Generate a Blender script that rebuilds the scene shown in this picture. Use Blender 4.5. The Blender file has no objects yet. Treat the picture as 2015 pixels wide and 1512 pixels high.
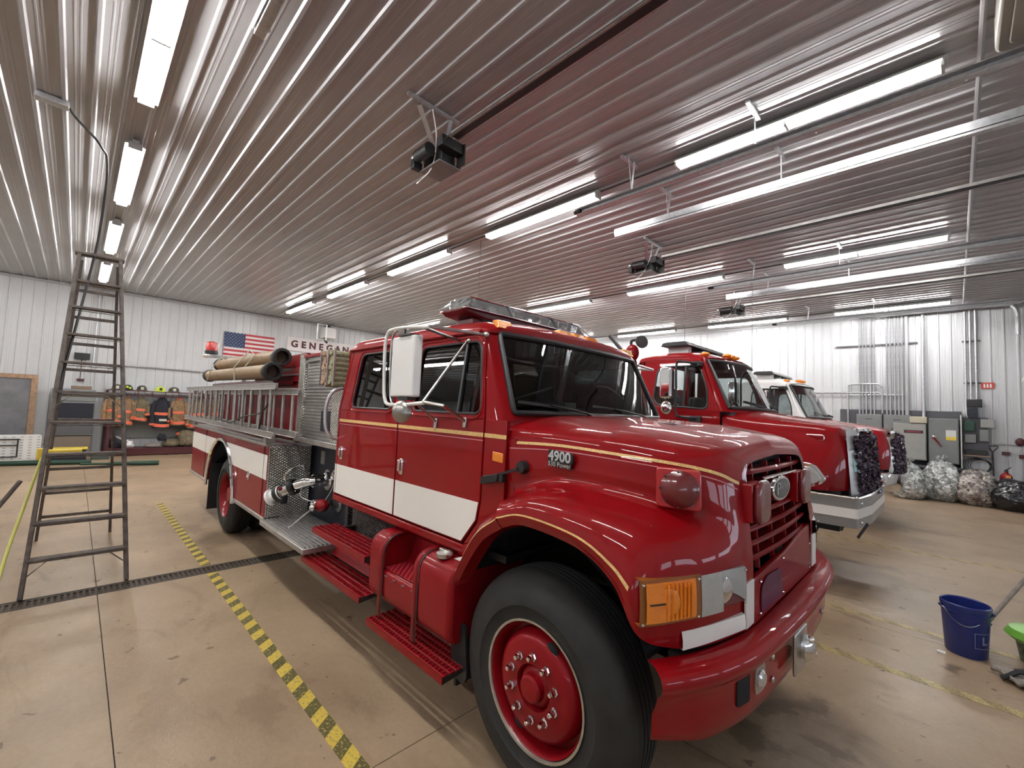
import bpy, bmesh, math, random
from mathutils import Vector, Matrix, noise
random.seed(7)
PI = math.pi
sc = bpy.context.scene
COL = sc.collection
# ---------------------------------------------------------------- camera
cam_d = bpy.data.cameras.new('camera'); cam = bpy.data.objects.new('camera', cam_d); COL.objects.link(cam)
Rm = Matrix(((0.70452098, 0.01396718, 0.70954571), (0.70853342, -0.07073139, -0.70212353), (0.04038047, 0.99739761, -0.05972796)))
cam.matrix_world = Matrix.Translation((0, 0, 1.86)) @ Rm.to_4x4()
cam_d.sensor_fit = 'HORIZONTAL'; cam_d.sensor_width = 36; cam_d.lens = 863.616 / 2015 * 36
cam_d.clip_start = 0.05; cam_d.clip_end = 200
sc.camera = cam
# ---------------------------------------------------------------- world + exposure
w = bpy.data.worlds.new('world'); sc.world = w; w.use_nodes = True
w.node_tree.nodes['Background'].inputs[0].default_value = (0.8, 0.88, 1, 1)
w.node_tree.nodes['Background'].inputs[1].default_value = 0.3
sc.view_settings.view_transform = 'Standard'; sc.view_settings.look = 'None'
sc.view_settings.exposure = 1.62; sc.view_settings.gamma = 1; sc.view_settings.use_curve_mapping = False
TUBE = 38.0
sc.cycles.max_bounces = 8; sc.cycles.diffuse_bounces = 4; sc.cycles.glossy_bounces = 4; sc.cycles.transparent_max_bounces = 12
sc.cycles.sample_clamp_indirect = 14; sc.cycles.caustics_reflective = False; sc.cycles.caustics_refractive = False

# ---------------------------------------------------------------- materials
def nodes(m):
    m.use_nodes = True; nt = m.node_tree
    return nt, nt.nodes, nt.links, nt.nodes['Principled BSDF']
def mat(name, col, rough=0.5, metal=0.0, coat=0.0, var=0.0, vscale=6.0, bump=0.0, bscale=60.0, spec=None, col2=None, vdet=4):
    m = bpy.data.materials.new(name); nt, N, L, P = nodes(m)
    P.inputs['Base Color'].default_value = (*col, 1); P.inputs['Roughness'].default_value = rough; P.inputs['Metallic'].default_value = metal
    if coat: P.inputs['Coat Weight'].default_value = coat; P.inputs['Coat Roughness'].default_value = 0.015
    if spec is not None: P.inputs['Specular IOR Level'].default_value = spec
    if var or bump:
        tc = N.new('ShaderNodeTexCoord')
    if var:
        nz = N.new('ShaderNodeTexNoise'); nz.inputs['Scale'].default_value = vscale; nz.inputs['Detail'].default_value = vdet
        L.new(tc.outputs['Object'], nz.inputs['Vector'])
        r = N.new('ShaderNodeValToRGB'); c2 = col2 or tuple(c * (1 - var) for c in col)
        r.color_ramp.elements[0].position = 0.35; r.color_ramp.elements[1].position = 0.65
        r.color_ramp.elements[0].color = (*c2, 1); r.color_ramp.elements[1].color = (*col, 1)
        L.new(nz.outputs[0], r.inputs[0]); L.new(r.outputs[0], P.inputs['Base Color'])
    if bump:
        nb = N.new('ShaderNodeTexNoise'); nb.inputs['Scale'].default_value = bscale; nb.inputs['Detail'].default_value = 3
        L.new(tc.outputs['Object'], nb.inputs['Vector'])
        b = N.new('ShaderNodeBump'); b.inputs['Strength'].default_value = bump; b.inputs['Distance'].default_value = 0.01
        L.new(nb.outputs[0], b.inputs['Height']); L.new(b.outputs[0], P.inputs['Normal'])
    return m
def emis(name, col, s):
    m = bpy.data.materials.new(name); nt, N, L, P = nodes(m)
    P.inputs['Base Color'].default_value = (*col, 1); P.inputs['Emission Color'].default_value = (*col, 1); P.inputs['Emission Strength'].default_value = s
    return m
def glass(name, tint, refl=1.0, rough=0.0, milk=0.0):
    m = bpy.data.materials.new(name); m.use_nodes = True; nt = m.node_tree; N = nt.nodes; L = nt.links; N.clear()
    o = N.new('ShaderNodeOutputMaterial'); t = N.new('ShaderNodeBsdfTransparent'); g = N.new('ShaderNodeBsdfGlossy'); mx = N.new('ShaderNodeMixShader'); f = N.new('ShaderNodeFresnel')
    t.inputs[0].default_value = (*tint, 1); g.inputs['Roughness'].default_value = rough; f.inputs[0].default_value = 1.55
    mul = N.new('ShaderNodeMath'); mul.operation = 'MULTIPLY'; mul.inputs[1].default_value = refl; mul.use_clamp = True
    L.new(f.outputs[0], mul.inputs[0]); L.new(mul.outputs[0], mx.inputs[0]); L.new(t.outputs[0], mx.inputs[1]); L.new(g.outputs[0], mx.inputs[2])
    if milk:
        df = N.new('ShaderNodeBsdfDiffuse'); df.inputs[0].default_value = (.8, .82, .83, 1); m2_ = N.new('ShaderNodeMixShader'); m2_.inputs[0].default_value = milk
        L.new(mx.outputs[0], m2_.inputs[1]); L.new(df.outputs[0], m2_.inputs[2]); L.new(m2_.outputs[0], o.inputs[0])
    else: L.new(mx.outputs[0], o.inputs[0])
    return m
def plate_mat(name, col, k=70.0):
    """raised lozenge tread plate, from object coordinates on whichever plane the face lies"""
    m = mat(name, col, 0.34, 0.9); nt, N, L, P = nodes(m)
    tc = N.new('ShaderNodeTexCoord'); sp = N.new('ShaderNodeSeparateXYZ'); L.new(tc.outputs['Object'], sp.inputs[0])
    def mth(op, a, b=None):
        n = N.new('ShaderNodeMath'); n.operation = op
        for i, q in enumerate((a, b)):
            if q is None: continue
            if isinstance(q, (int, float)): n.inputs[i].default_value = q
            else: L.new(q, n.inputs[i])
        return n.outputs[0]
    u = mth('ADD', sp.outputs[0], sp.outputs[1]); v2 = mth('MULTIPLY', sp.outputs[2], 1.6)
    s = mth('MULTIPLY', mth('SINE', mth('MULTIPLY', mth('ADD', u, v2), k)), mth('SINE', mth('MULTIPLY', mth('SUBTRACT', u, v2), k)))
    h = mth('MULTIPLY', mth('MAXIMUM', mth('SUBTRACT', mth('ABSOLUTE', s), 0.35), 0.0), 1.0)
    b = N.new('ShaderNodeBump'); b.inputs['Strength'].default_value = 0.9; b.inputs['Distance'].default_value = 0.01
    L.new(h, b.inputs['Height']); L.new(b.outputs[0], P.inputs['Normal'])
    rp = N.new('ShaderNodeValToRGB'); rp.color_ramp.elements[0].position = .05; rp.color_ramp.elements[1].position = .3; rp.color_ramp.elements[0].color = (col[0]*.55, col[1]*.55, col[2]*.55, 1); rp.color_ramp.elements[1].color = (min(1, col[0]*1.5), min(1, col[1]*1.5), min(1, col[2]*1.5), 1)
    L.new(h, rp.inputs[0]); L.new(rp.outputs[0], P.inputs['Base Color'])
    return m
RED = mat('red_paint', (0.235, 0.0008, 0.0035), 0.5, 0, 0.55, spec=.1)
RED2 = mat('red_paint_dull', (0.22, 0.003, 0.007), 0.42, 0, 0.25, spec=.15)
REDD = mat('deep_red_paint_and_shade', (0.12, 0.006, 0.012), 0.4, 0, 0.5)
PLUM = mat('plum_patch_paint', (0.085, 0.001, 0.04), 0.4, 0, 0.15)
WHITEP = mat('white_paint', (0.72, 0.715, 0.70), 0.35, 0, 0.4)
REFW = mat('white_reflective_sheet', (0.80, 0.775, 0.73), 0.4, 0, 0.2, var=0.04, vscale=300)
GOLD = mat('gold_leaf', (0.80, 0.52, 0.20), 0.4, 0.0, 0.3, var=0.3, vscale=120)
PINK = mat('pink_pinstripe', (0.55, 0.2, 0.22), 0.4)
CHROME = mat('chrome', (0.8, 0.8, 0.8), 0.06, 1.0)
STEEL = mat('brushed_steel', (0.55, 0.54, 0.52), 0.32, 1.0, var=0.15, vscale=20)
ALU = mat('aluminium', (0.50, 0.48, 0.46), 0.42, 0.85, var=0.2, vscale=12)
GALV = mat('galvanised_steel', (0.55, 0.56, 0.58), 0.38, 0.8, var=0.2, vscale=25)
TREAD = plate_mat('tread_plate', (0.55, 0.53, 0.50))
TREADD = plate_mat('dark_tread_plate', (0.10, 0.09, 0.09))
TREADR = plate_mat('red_tread', (0.35, 0.02, 0.03)); TREADR.node_tree.nodes['Principled BSDF'].inputs['Metallic'].default_value = 0
BLACK = mat('black_plastic', (0.012, 0.012, 0.013), 0.45)
BLACKM = mat('black_void', (0.006, 0.006, 0.007), 0.8)
CHAS = mat('chassis_black', (0.02, 0.018, 0.017), 0.6, var=0.4)
NAVY = mat('dark_panel', (0.012, 0.014, 0.025), 0.4)
RUB = mat('rubber', (0.018, 0.017, 0.016), 0.75, 0, 0, var=0.35, vscale=9, bump=0.15, bscale=40)
RUBT = mat('rubber_tread', (0.013, 0.013, 0.013), 0.8)
GASK = mat('rubber_gasket', (0.02, 0.022, 0.024), 0.4)
GLASS = glass('cab_glass', (0.35, 0.38, 0.38), 1.3)
GLASSD = glass('dark_cab_glass', (0.22, 0.24, 0.25), 1.6)
CLEAR = glass('clear_lens', (0.9, 0.92, 0.93), 2.4, 0.02, .14)
SEAT = mat('seat_cloth', (0.05, 0.045, 0.045), 0.9)
INTER = mat('cab_trim', (0.045, 0.045, 0.05), 0.7)
def lens(name, col, tr=0.5):
    m = mat(name, col, 0.12, 0, 1.0, bump=0.25, bscale=90); P = m.node_tree.nodes['Principled BSDF']; P.inputs['Transmission Weight'].default_value = tr; return m
AMB = lens('amber_lens', (0.95, 0.27, 0.01), 0.2)
REDL = lens('red_lens', (0.6, 0.02, 0.01), 0.3)
HLENS = mat('headlamp_lens', (0.55, 0.56, 0.55), 0.12, 0.6, 1.0, bump=0.4, bscale=50)
HGREY = mat('headlamp_bezel', (0.42, 0.43, 0.43), 0.3, 0.5)
WOODL = mat('worn_wood', (0.125, 0.10, 0.088), 0.75, var=0.45, vscale=18, bump=0.3)
PALEW = mat('pale_wood', (0.42, 0.27, 0.17), 0.7, var=0.3, vscale=14)
HOSE = mat('tan_hose', (0.30, 0.19, 0.09), 0.5, 0, 0.1, var=0.35, vscale=14, bump=0.2, bscale=40)
HOSEIN = mat('hose_inside', (0.10, 0.05, 0.03), 0.6)
GREYP = mat('grey_enamel', (0.21, 0.22, 0.22), 0.4, 0.1, var=0.08)
GREYL = mat('light_grey_enamel', (0.34, 0.34, 0.32), 0.4, 0.1, var=0.06)
GREYD = mat('dark_grey_board', (0.10, 0.10, 0.11), 0.7)
CREAM = mat('cream_plastic', (0.55, 0.50, 0.38), 0.5)
BLUE = mat('blue_plastic', (0.012, 0.024, 0.16), 0.35, 0, 0.2)
YEL = mat('yellow_plastic', (0.75, 0.55, 0.06), 0.45)
YGR = mat('yellow_green_pole', (0.50, 0.50, 0.12), 0.5)
GREEN = mat('green_plastic', (0.16, 0.42, 0.05), 0.4)
DGREEN = mat('dark_green_vinyl', (0.01, 0.045, 0.025), 0.5)
TAN = mat('tan_gear_cloth', (0.30, 0.19, 0.10), 0.9, var=0.45, vscale=14, bump=0.4, bscale=25)
KHAKI = mat('khaki_gear_cloth', (0.20, 0.16, 0.10), 0.9, var=0.5, vscale=16, bump=0.4, bscale=25)
NAVYC = mat('black_gear_cloth', (0.018, 0.018, 0.028), 0.85, var=0.3, vscale=14, bump=0.4, bscale=25)
ORG = mat('orange_band', (0.85, 0.17, 0.09), 0.5, var=0.12, vscale=30)
SILV = mat('silver_band', (0.6, 0.6, 0.5), 0.4)
BROWNP = mat('brown_shell', (0.05, 0.035, 0.025), 0.35, 0, 0.3)
YSH = mat('lime_shell', (0.6, 0.72, 0.05), 0.35, 0, 0.3)
MAROON = mat('maroon_paint', (0.07, 0.012, 0.016), 0.5)
PAPERW = mat('white_paper', (0.7, 0.7, 0.68), 0.7)
CYAN = mat('pale_cyan_sticker', (0.45, 0.75, 0.75), 0.5)
TUBEM = emis('fluorescent_tube', (0.985, 0.975, 0.96), TUBE)
STRW = mat('strip_white_enamel', (0.40, 0.40, 0.39), 0.35)
CLOTHG = mat('grey_mop_cloth', (0.30, 0.26, 0.23), 0.9, var=0.3, vscale=20, bump=0.5, bscale=40)
BRASS = mat('brass', (0.6, 0.42, 0.18), 0.25, 1)

def panel_mat(name, col, rough, metal=0.0):
    m = mat(name, col, rough, metal, 0.0, bump=0.05, bscale=3, var=0.06, vscale=1.2); return m
CEILM = panel_mat('ceiling_steel', (0.41, 0.405, 0.415), 0.24, 0.1)
WALLM = panel_mat('wall_steel', (0.55, 0.56, 0.575), 0.38)
WALLT = mat('wall_trim', (0.35, 0.35, 0.36), 0.4)

def concrete():
    m = mat('concrete', (0.4, 0.3, 0.22), 0.42); nt, N, L, P = nodes(m)
    tc = N.new('ShaderNodeTexCoord')
    def nz(s, d, r=0.55, dist=0.0, sx=1, sy=1):
        mp = N.new('ShaderNodeMapping'); mp.inputs['Scale'].default_value = (sx, sy, 1); L.new(tc.outputs['Object'], mp.inputs[0])
        n = N.new('ShaderNodeTexNoise'); n.inputs['Scale'].default_value = s; n.inputs['Detail'].default_value = d; n.inputs['Roughness'].default_value = r; n.inputs['Distortion'].default_value = dist
        L.new(mp.outputs[0], n.inputs['Vector']); return n.outputs[0]
    def ramp(x, a, b, ca, cb):
        r = N.new('ShaderNodeValToRGB'); r.color_ramp.elements[0].position = a; r.color_ramp.elements[1].position = b
        r.color_ramp.elements[0].color = (*ca, 1); r.color_ramp.elements[1].color = (*cb, 1); L.new(x, r.inputs[0]); return r.outputs[0]
    def mul(a, b, f=1.0):
        x = N.new('ShaderNodeMix'); x.data_type = 'RGBA'; x.blend_type = 'MULTIPLY'; x.inputs[0].default_value = f; L.new(a, x.inputs[6]); L.new(b, x.inputs[7]); return x.outputs[2]
    base = ramp(nz(0.9, 8, 0.6, 0.4), 0.3, 0.7, (0.275, 0.196, 0.123), (0.415, 0.303, 0.199))
    fine = ramp(nz(28, 6, 0.7), 0.3, 0.7, (0.86, 0.85, 0.84), (1, 1, 1))
    wet = ramp(nz(1.7, 7, 0.62, 0.8, 0.7, 1.5), 0.27, 0.43, (0.56, 0.53, 0.52), (1, 1, 1))
    spots = ramp(nz(9, 3, 0.5, 0.3), 0.285, 0.32, (0.42, 0.36, 0.32), (1, 1, 1))
    c = mul(mul(mul(base, fine), wet, 0.8), spots, 0.9)
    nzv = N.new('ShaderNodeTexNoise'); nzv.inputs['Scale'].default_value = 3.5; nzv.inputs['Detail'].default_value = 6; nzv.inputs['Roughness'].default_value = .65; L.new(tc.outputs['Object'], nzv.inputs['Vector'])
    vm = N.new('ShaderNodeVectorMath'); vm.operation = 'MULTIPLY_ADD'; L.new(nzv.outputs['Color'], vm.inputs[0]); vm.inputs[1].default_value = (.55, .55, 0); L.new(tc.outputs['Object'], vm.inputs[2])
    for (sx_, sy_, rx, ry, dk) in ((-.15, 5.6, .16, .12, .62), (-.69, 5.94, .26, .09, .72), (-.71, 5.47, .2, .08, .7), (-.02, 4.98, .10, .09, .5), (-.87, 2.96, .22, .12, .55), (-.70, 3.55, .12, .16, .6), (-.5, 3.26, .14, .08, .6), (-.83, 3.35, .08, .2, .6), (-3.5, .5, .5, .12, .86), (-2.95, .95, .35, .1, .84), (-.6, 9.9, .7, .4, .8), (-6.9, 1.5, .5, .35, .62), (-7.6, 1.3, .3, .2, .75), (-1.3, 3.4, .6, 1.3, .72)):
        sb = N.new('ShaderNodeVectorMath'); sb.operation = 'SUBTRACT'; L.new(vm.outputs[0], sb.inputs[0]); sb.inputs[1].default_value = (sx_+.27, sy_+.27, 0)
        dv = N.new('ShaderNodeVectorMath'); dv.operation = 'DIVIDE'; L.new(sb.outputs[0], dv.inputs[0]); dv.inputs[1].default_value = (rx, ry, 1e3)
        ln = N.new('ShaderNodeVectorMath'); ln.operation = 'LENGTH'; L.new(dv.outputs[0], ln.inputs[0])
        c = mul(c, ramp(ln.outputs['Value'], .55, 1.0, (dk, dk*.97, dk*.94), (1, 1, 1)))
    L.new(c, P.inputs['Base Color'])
    rr = N.new('ShaderNodeMapRange'); rr.inputs[3].default_value = 0.28; rr.inputs[4].default_value = 0.5
    L.new(nz(1.3, 6), rr.inputs[0]); L.new(rr.outputs[0], P.inputs['Roughness'])
    b = N.new('ShaderNodeBump'); b.inputs['Strength'].default_value = 0.12; b.inputs['Distance'].default_value = 0.01; L.new(nz(45, 4), b.inputs['Height']); L.new(b.outputs[0], P.inputs['Normal'])
    return m
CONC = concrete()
JOINT = mat('joint_dark', (0.05, 0.035, 0.025), 0.9)

def stripes_mat(name, ca, cb, per, ang, wear=0.3):
    m = mat(name, ca, 0.5); nt, N, L, P = nodes(m)
    tc = N.new('ShaderNodeTexCoord'); sp = N.new('ShaderNodeSeparateXYZ'); L.new(tc.outputs['Object'], sp.inputs[0])
    a = N.new('ShaderNodeMath'); a.operation = 'MULTIPLY_ADD'; L.new(sp.outputs[1], a.inputs[0]); a.inputs[1].default_value = ang; L.new(sp.outputs[0], a.inputs[2])
    mo = N.new('ShaderNodeMath'); mo.operation = 'PINGPONG'; L.new(a.outputs[0], mo.inputs[0]); mo.inputs[1].default_value = per
    g = N.new('ShaderNodeMath'); g.operation = 'GREATER_THAN'; L.new(mo.outputs[0], g.inputs[0]); g.inputs[1].default_value = per / 2
    n = N.new('ShaderNodeTexNoise'); n.inputs['Scale'].default_value = 60; n.inputs['Detail'].default_value = 6; L.new(tc.outputs['Object'], n.inputs[0])
    n2 = N.new('ShaderNodeMath'); n2.operation = 'GREATER_THAN'; n2.inputs[1].default_value = 1 - wear; L.new(n.outputs[0], n2.inputs[0])
    mx = N.new('ShaderNodeMix'); mx.data_type = 'RGBA'; mx.inputs[6].default_value = (*ca, 1); mx.inputs[7].default_value = (*cb, 1); L.new(g.outputs[0], mx.inputs[0])
    mx2 = N.new('ShaderNodeMix'); mx2.data_type = 'RGBA'; L.new(n2.outputs[0], mx2.inputs[0]); L.new(mx.outputs[2], mx2.inputs[6]); mx2.inputs[7].default_value = (0.33, 0.26, 0.10, 1)
    L.new(mx2.outputs[2], P.inputs['Base Color']); return m
TAPE = stripes_mat('hazard_tape', (0.60, 0.44, 0.06), (0.10, 0.085, 0.02), 0.104, 0.75, 0.42)
TAPEW = stripes_mat('worn_hazard_tape', (0.46, 0.35, 0.17), (0.22, 0.165, 0.09), 0.104, 0.75, 0.5)

# ---------------------------------------------------------------- mesh helpers
ORGN = {}
class M:
    def __init__(s): s.v = []; s.f = []
    def add(s, vs, fs):
        b = len(s.v); s.v += [tuple(p) for p in vs]; s.f += [tuple(b + i for i in f) for f in fs]; return s
    def box(s, x0, x1, y0, y1, z0, z1):
        return s.add([(x0,y0,z0),(x1,y0,z0),(x1,y1,z0),(x0,y1,z0),(x0,y0,z1),(x1,y0,z1),(x1,y1,z1),(x0,y1,z1)],
                     [(0,3,2,1),(4,5,6,7),(0,1,5,4),(1,2,6,5),(2,3,7,6),(3,0,4,7)])
    def obox(s, c, ax, ay, az):   # oriented box: centre and three half-axis vectors
        c = Vector(c); ax = Vector(ax); ay = Vector(ay); az = Vector(az)
        vs = [c + ax*i + ay*j + az*k for k in (-1, 1) for i, j in ((-1,-1),(1,-1),(1,1),(-1,1))]
        return s.add(vs, [(0,3,2,1),(4,5,6,7),(0,1,5,4),(1,2,6,5),(2,3,7,6),(3,0,4,7)])
    def bar(s, p0, p1, w, h, up=(0,0,1)):
        p0 = Vector(p0); p1 = Vector(p1); d = p1 - p0; n = d.normalized(); u = Vector(up)
        if abs(n.dot(u)) > 0.98: u = Vector((1,0,0))
        a = n.cross(u).normalized(); b = a.cross(n)
        return s.obox((p0+p1)/2, d/2, a*w/2, b*h/2)
    def tube(s, pts, r, n=8, closed=False, caps=True):
        P = [Vector(p) for p in pts]; m = len(P); b = len(s.v); prev = None
        rr = r if isinstance(r, (list, tuple)) else [r]*m
        for i in range(m):
            if closed: d = P[(i+1) % m] - P[i-1]
            else: d = P[min(i+1, m-1)] - P[max(i-1, 0)]
            d = d.normalized() if d.length > 1e-9 else Vector((0,0,1))
            if prev is None:
                a = d.cross(Vector((0,0,1)));  a = a if a.length > 0.05 else d.cross(Vector((1,0,0)))
            else: a = prev - d * prev.dot(d)
            a.normalize(); prev = a; c = d.cross(a)
            for k in range(n):
                t = 2*PI*k/n; s.v.append(tuple(P[i] + (a*math.cos(t) + c*math.sin(t)) * rr[i]))
        for i in range(m if closed else m-1):
            j = (i+1) % m
            for k in range(n):
                s.f.append((b+i*n+k, b+i*n+(k+1) % n, b+j*n+(k+1) % n, b+j*n+k))
        if caps and not closed:
            s.f.append(tuple(b+k for k in range(n))[::-1]); s.f.append(tuple(b+(m-1)*n+k for k in range(n)))
        return s
    def cyl(s, p0, p1, r, n=16, r2=None, caps=True):
        return s.tube([p0, p1], [r, r if r2 is None else r2], n, False, caps)
    def lathe(s, prof, o, ax, n=24, caps=False):  # prof: (radius, distance along axis)
        o = Vector(o); ax = Vector(ax).normalized(); a = ax.cross(Vector((0,0,1))); a = a if a.length > .05 else ax.cross(Vector((1,0,0))); a.normalize(); c = ax.cross(a)
        b = len(s.v)
        for r, h in prof:
            for k in range(n):
                t = 2*PI*k/n; s.v.append(tuple(o + ax*h + (a*math.cos(t) + c*math.sin(t))*r))
        for i in range(len(prof)-1):
            for k in range(n): s.f.append((b+i*n+k, b+i*n+(k+1) % n, b+(i+1)*n+(k+1) % n, b+(i+1)*n+k))
        if caps: s.f.append(tuple(b+k for k in range(n))[::-1]); s.f.append(tuple(b+(len(prof)-1)*n+k for k in range(n)))
        return s
    def grid(s, G, cu=False):
        b = len(s.v); nu = len(G); nv = len(G[0])
        for row in G: s.v += [tuple(p) for p in row]
        for i in range(nu if cu else nu-1):
            for j in range(nv-1): s.f.append((b+i*nv+j, b+((i+1) % nu)*nv+j, b+((i+1) % nu)*nv+j+1, b+i*nv+j+1))
        return s
    def prism(s, poly, fn, w0, w1):  # polygon (u,v) -> fn(u,v,w)
        n = len(poly); b = len(s.v)
        s.v += [tuple(fn(u, v, w0)) for u, v in poly] + [tuple(fn(u, v, w1)) for u, v in poly]
        s.f.append(tuple(b+i for i in range(n))); s.f.append(tuple(b+n+i for i in range(n))[::-1])
        for i in range(n): s.f.append((b+i, b+n+i, b+n+(i+1) % n, b+(i+1) % n))
        return s
    def ball(s, c, r, n=12, m=8, sq=(1,1,1)):
        G = []
        for i in range(m+1):
            t = PI*i/m; G.append([(c[0]+r*sq[0]*math.sin(t)*math.cos(2*PI*k/n), c[1]+r*sq[1]*math.sin(t)*math.sin(2*PI*k/n), c[2]+r*sq[2]*math.cos(t)) for k in range(n+1)])
        return s.grid(G)
    def plate(s, outer, holes, t, fn, bev=0.004):
        """flat plate with holes: outline points (u,v); fn(u,v,w) -> world, w in -t/2..t/2"""
        cu = bpy.data.curves.new('c', 'CURVE'); cu.dimensions = '2D'; cu.fill_mode = 'BOTH'; cu.extrude = max(t/2 - bev, 0.0001); cu.bevel_depth = bev; cu.offset = -bev; cu.bevel_resolution = 1
        for pl in [outer] + list(holes):
            sp = cu.splines.new('POLY'); sp.points.add(len(pl)-1); sp.use_cyclic_u = True
            for q, (u, v) in zip(sp.points, pl): q.co = (u, v, 0, 1)
        o = bpy.data.objects.new('c', cu); me = bpy.data.meshes.new_from_object(o)
        b = len(s.v); s.v += [tuple(fn(*p.co)) for p in me.vertices]; s.f += [tuple(b+i for i in p.vertices) for p in me.polygons]
        bpy.data.objects.remove(o); bpy.data.curves.remove(cu); bpy.data.meshes.remove(me); return s
    def text(s, body, size, ext, fn, align='CENTER', sx=1.0, bold=0.0):
        cu = bpy.data.curves.new('t', 'FONT'); cu.body = body; cu.size = size; cu.extrude = ext; cu.align_x = align; cu.align_y = 'CENTER'; cu.offset = bold; cu.resolution_u = 3
        o = bpy.data.objects.new('t', cu); me = bpy.data.meshes.new_from_object(o)
        b = len(s.v); s.v += [tuple(fn(p.co[0]*sx, p.co[1], p.co[2])) for p in me.vertices]; s.f += [tuple(b+i for i in p.vertices) for p in me.polygons]
        bpy.data.objects.remove(o); bpy.data.curves.remove(cu); bpy.data.meshes.remove(me); return s
    def mirror(s, yc):
        n = len(s.v); s.v += [(x, 2*yc-y, z) for x, y, z in s.v[:n]]; s.f += [tuple(n+i for i in f[::-1]) for f in s.f[:]]; return s
    def build(s, name, m, parent=None, bevel=0.0, smooth=35, seg=2, solid=0.0):
        o0 = Vector((0,0,0))
        if parent is not None: o0 = Vector(ORGN.get(parent.name, (0,0,0)))
        me = bpy.data.meshes.new(name); me.from_pydata([tuple(Vector(p) - o0) for p in s.v], [], s.f); me.validate(); me.update()
        if not isinstance(m, (list, tuple)): m = [m]
        for q in m: me.materials.append(q)
        bm = bmesh.new(); bm.from_mesh(me); bmesh.ops.recalc_face_normals(bm, faces=bm.faces); bm.to_mesh(me); bm.free()
        if smooth:
            me.polygons.foreach_set('use_smooth', [True]*len(me.polygons)); me.set_sharp_from_angle(angle=math.radians(smooth))
        ob = bpy.data.objects.new(name, me); COL.objects.link(ob)
        if parent is not None: ob.parent = parent; ORGN[ob.name] = tuple(o0)
        if solid: md = ob.modifiers.new('thick', 'SOLIDIFY'); md.thickness = solid; md.offset = -1
        if bevel:
            md = ob.modifiers.new('bevel', 'BEVEL'); md.width = bevel; md.segments = seg; md.limit_method = 'ANGLE'; md.angle_limit = math.radians(40)
        return ob
def tag(o, label, cat, group=None, kind=None):
    o['label'] = label; o['category'] = cat
    if group: o['group'] = group
    if kind: o['kind'] = kind
    return o
def thing(name, label, cat, loc=(0,0,0), group=None):
    o = bpy.data.objects.new(name, None); COL.objects.link(o); o.location = loc; ORGN[o.name] = tuple(loc); o.empty_display_size = 0.1
    return tag(o, label, cat, group)
def struct(o): o['kind'] = 'structure'; return o
def sub(o, label): o['label'] = label; return o
def anchor(mesh_obj, loc):
    """move a top-level mesh's origin to loc"""
    d = Vector(loc); mesh_obj.data.transform(Matrix.Translation(-d)); mesh_obj.location = d; return mesh_obj
def copy_tree(o, parent=None):
    c = o.copy(); COL.objects.link(c)
    if parent is not None: c.parent = parent
    for ch in list(o.children): copy_tree(ch, c)
    return c
def rpoly(pts, r, n=4):
    """round the corners of a polygon"""
    out = []; m = len(pts); rs = r if isinstance(r, (list, tuple)) else [r]*m
    for i in range(m):
        p = Vector((*pts[i], 0)); a = Vector((*pts[i-1], 0)); b = Vector((*pts[(i+1) % m], 0))
        da = (a-p); db = (b-p); q = min(rs[i], da.length*0.45, db.length*0.45)
        if q < 1e-4: out.append((p.x, p.y)); continue
        A = p + da.normalized()*q; B = p + db.normalized()*q
        for k in range(n+1):
            t = k/n; P = A*(1-t)**2 + p*2*t*(1-t) + B*t*t; out.append((P.x, P.y))
    return out
def cat(pts, n=6):
    """Catmull-Rom polyline"""
    P = [Vector(p) for p in pts]; out = []
    for i in range(len(P)-1):
        p0 = P[i-1] if i else P[0]*2-P[1]; p1 = P[i]; p2 = P[i+1]; p3 = P[i+2] if i+2 < len(P) else P[-1]*2-P[-2]
        for k in range(n):
            t = k/n; out.append(0.5*((2*p1)+(p2-p0)*t+(2*p0-5*p1+4*p2-p3)*t*t+(3*p1-p0-3*p2+p3)*t**3))
    out.append(P[-1]); return out
def cr(p0, p1, p2, p3, t): return 0.5*((2*p1)+(p2-p0)*t+(2*p0-5*p1+4*p2-p3)*t*t+(3*p1-p0-3*p2+p3)*t**3)
def at(P, u):
    i = min(int(u), len(P)-2); t = u - i
    p0 = P[i-1] if i else P[0]*2-P[1]; p3 = P[i+2] if i+2 < len(P) else P[-1]*2-P[-2]
    return cr(p0, P[i], P[i+1], p3, t)
class Surf:
    def __init__(s, ctrl): s.c = [[Vector(p) for p in r] for r in ctrl]
    def __call__(s, u, v): return at([at(r, v) for r in s.c], u)
    def nrm(s, u, v):
        e = 0.02; a = s(min(u+e, len(s.c)-1), v) - s(max(u-e, 0), v); b = s(u, min(v+e, len(s.c[0])-1)) - s(u, max(v-e, 0))
        return a.cross(b).normalized()
    def mesh(s, m, u0, u1, v0, v1, nu, nv, off=0.0, sgn=1):
        G = []
        for i in range(nu+1):
            u = u0+(u1-u0)*i/nu; row = []
            for j in range(nv+1):
                v = v0+(v1-v0)*j/nv; p = s(u, v)
                if off: p = p + s.nrm(u, v)*off*sgn
                row.append(p)
            G.append(row)
        return m.grid(G)
XZ = lambda y: (lambda u, v, w: (u, y + w, v))      # plate in the XZ plane
YZ = lambda x: (lambda u, v, w: (x + w, u, v))      # plate in the YZ plane
XY = lambda z: (lambda u, v, w: (u, v, z + w))
H = 5.1; XB = -18.45; YF = 16.55; XFR = 1.7; YN = -9.2

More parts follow.
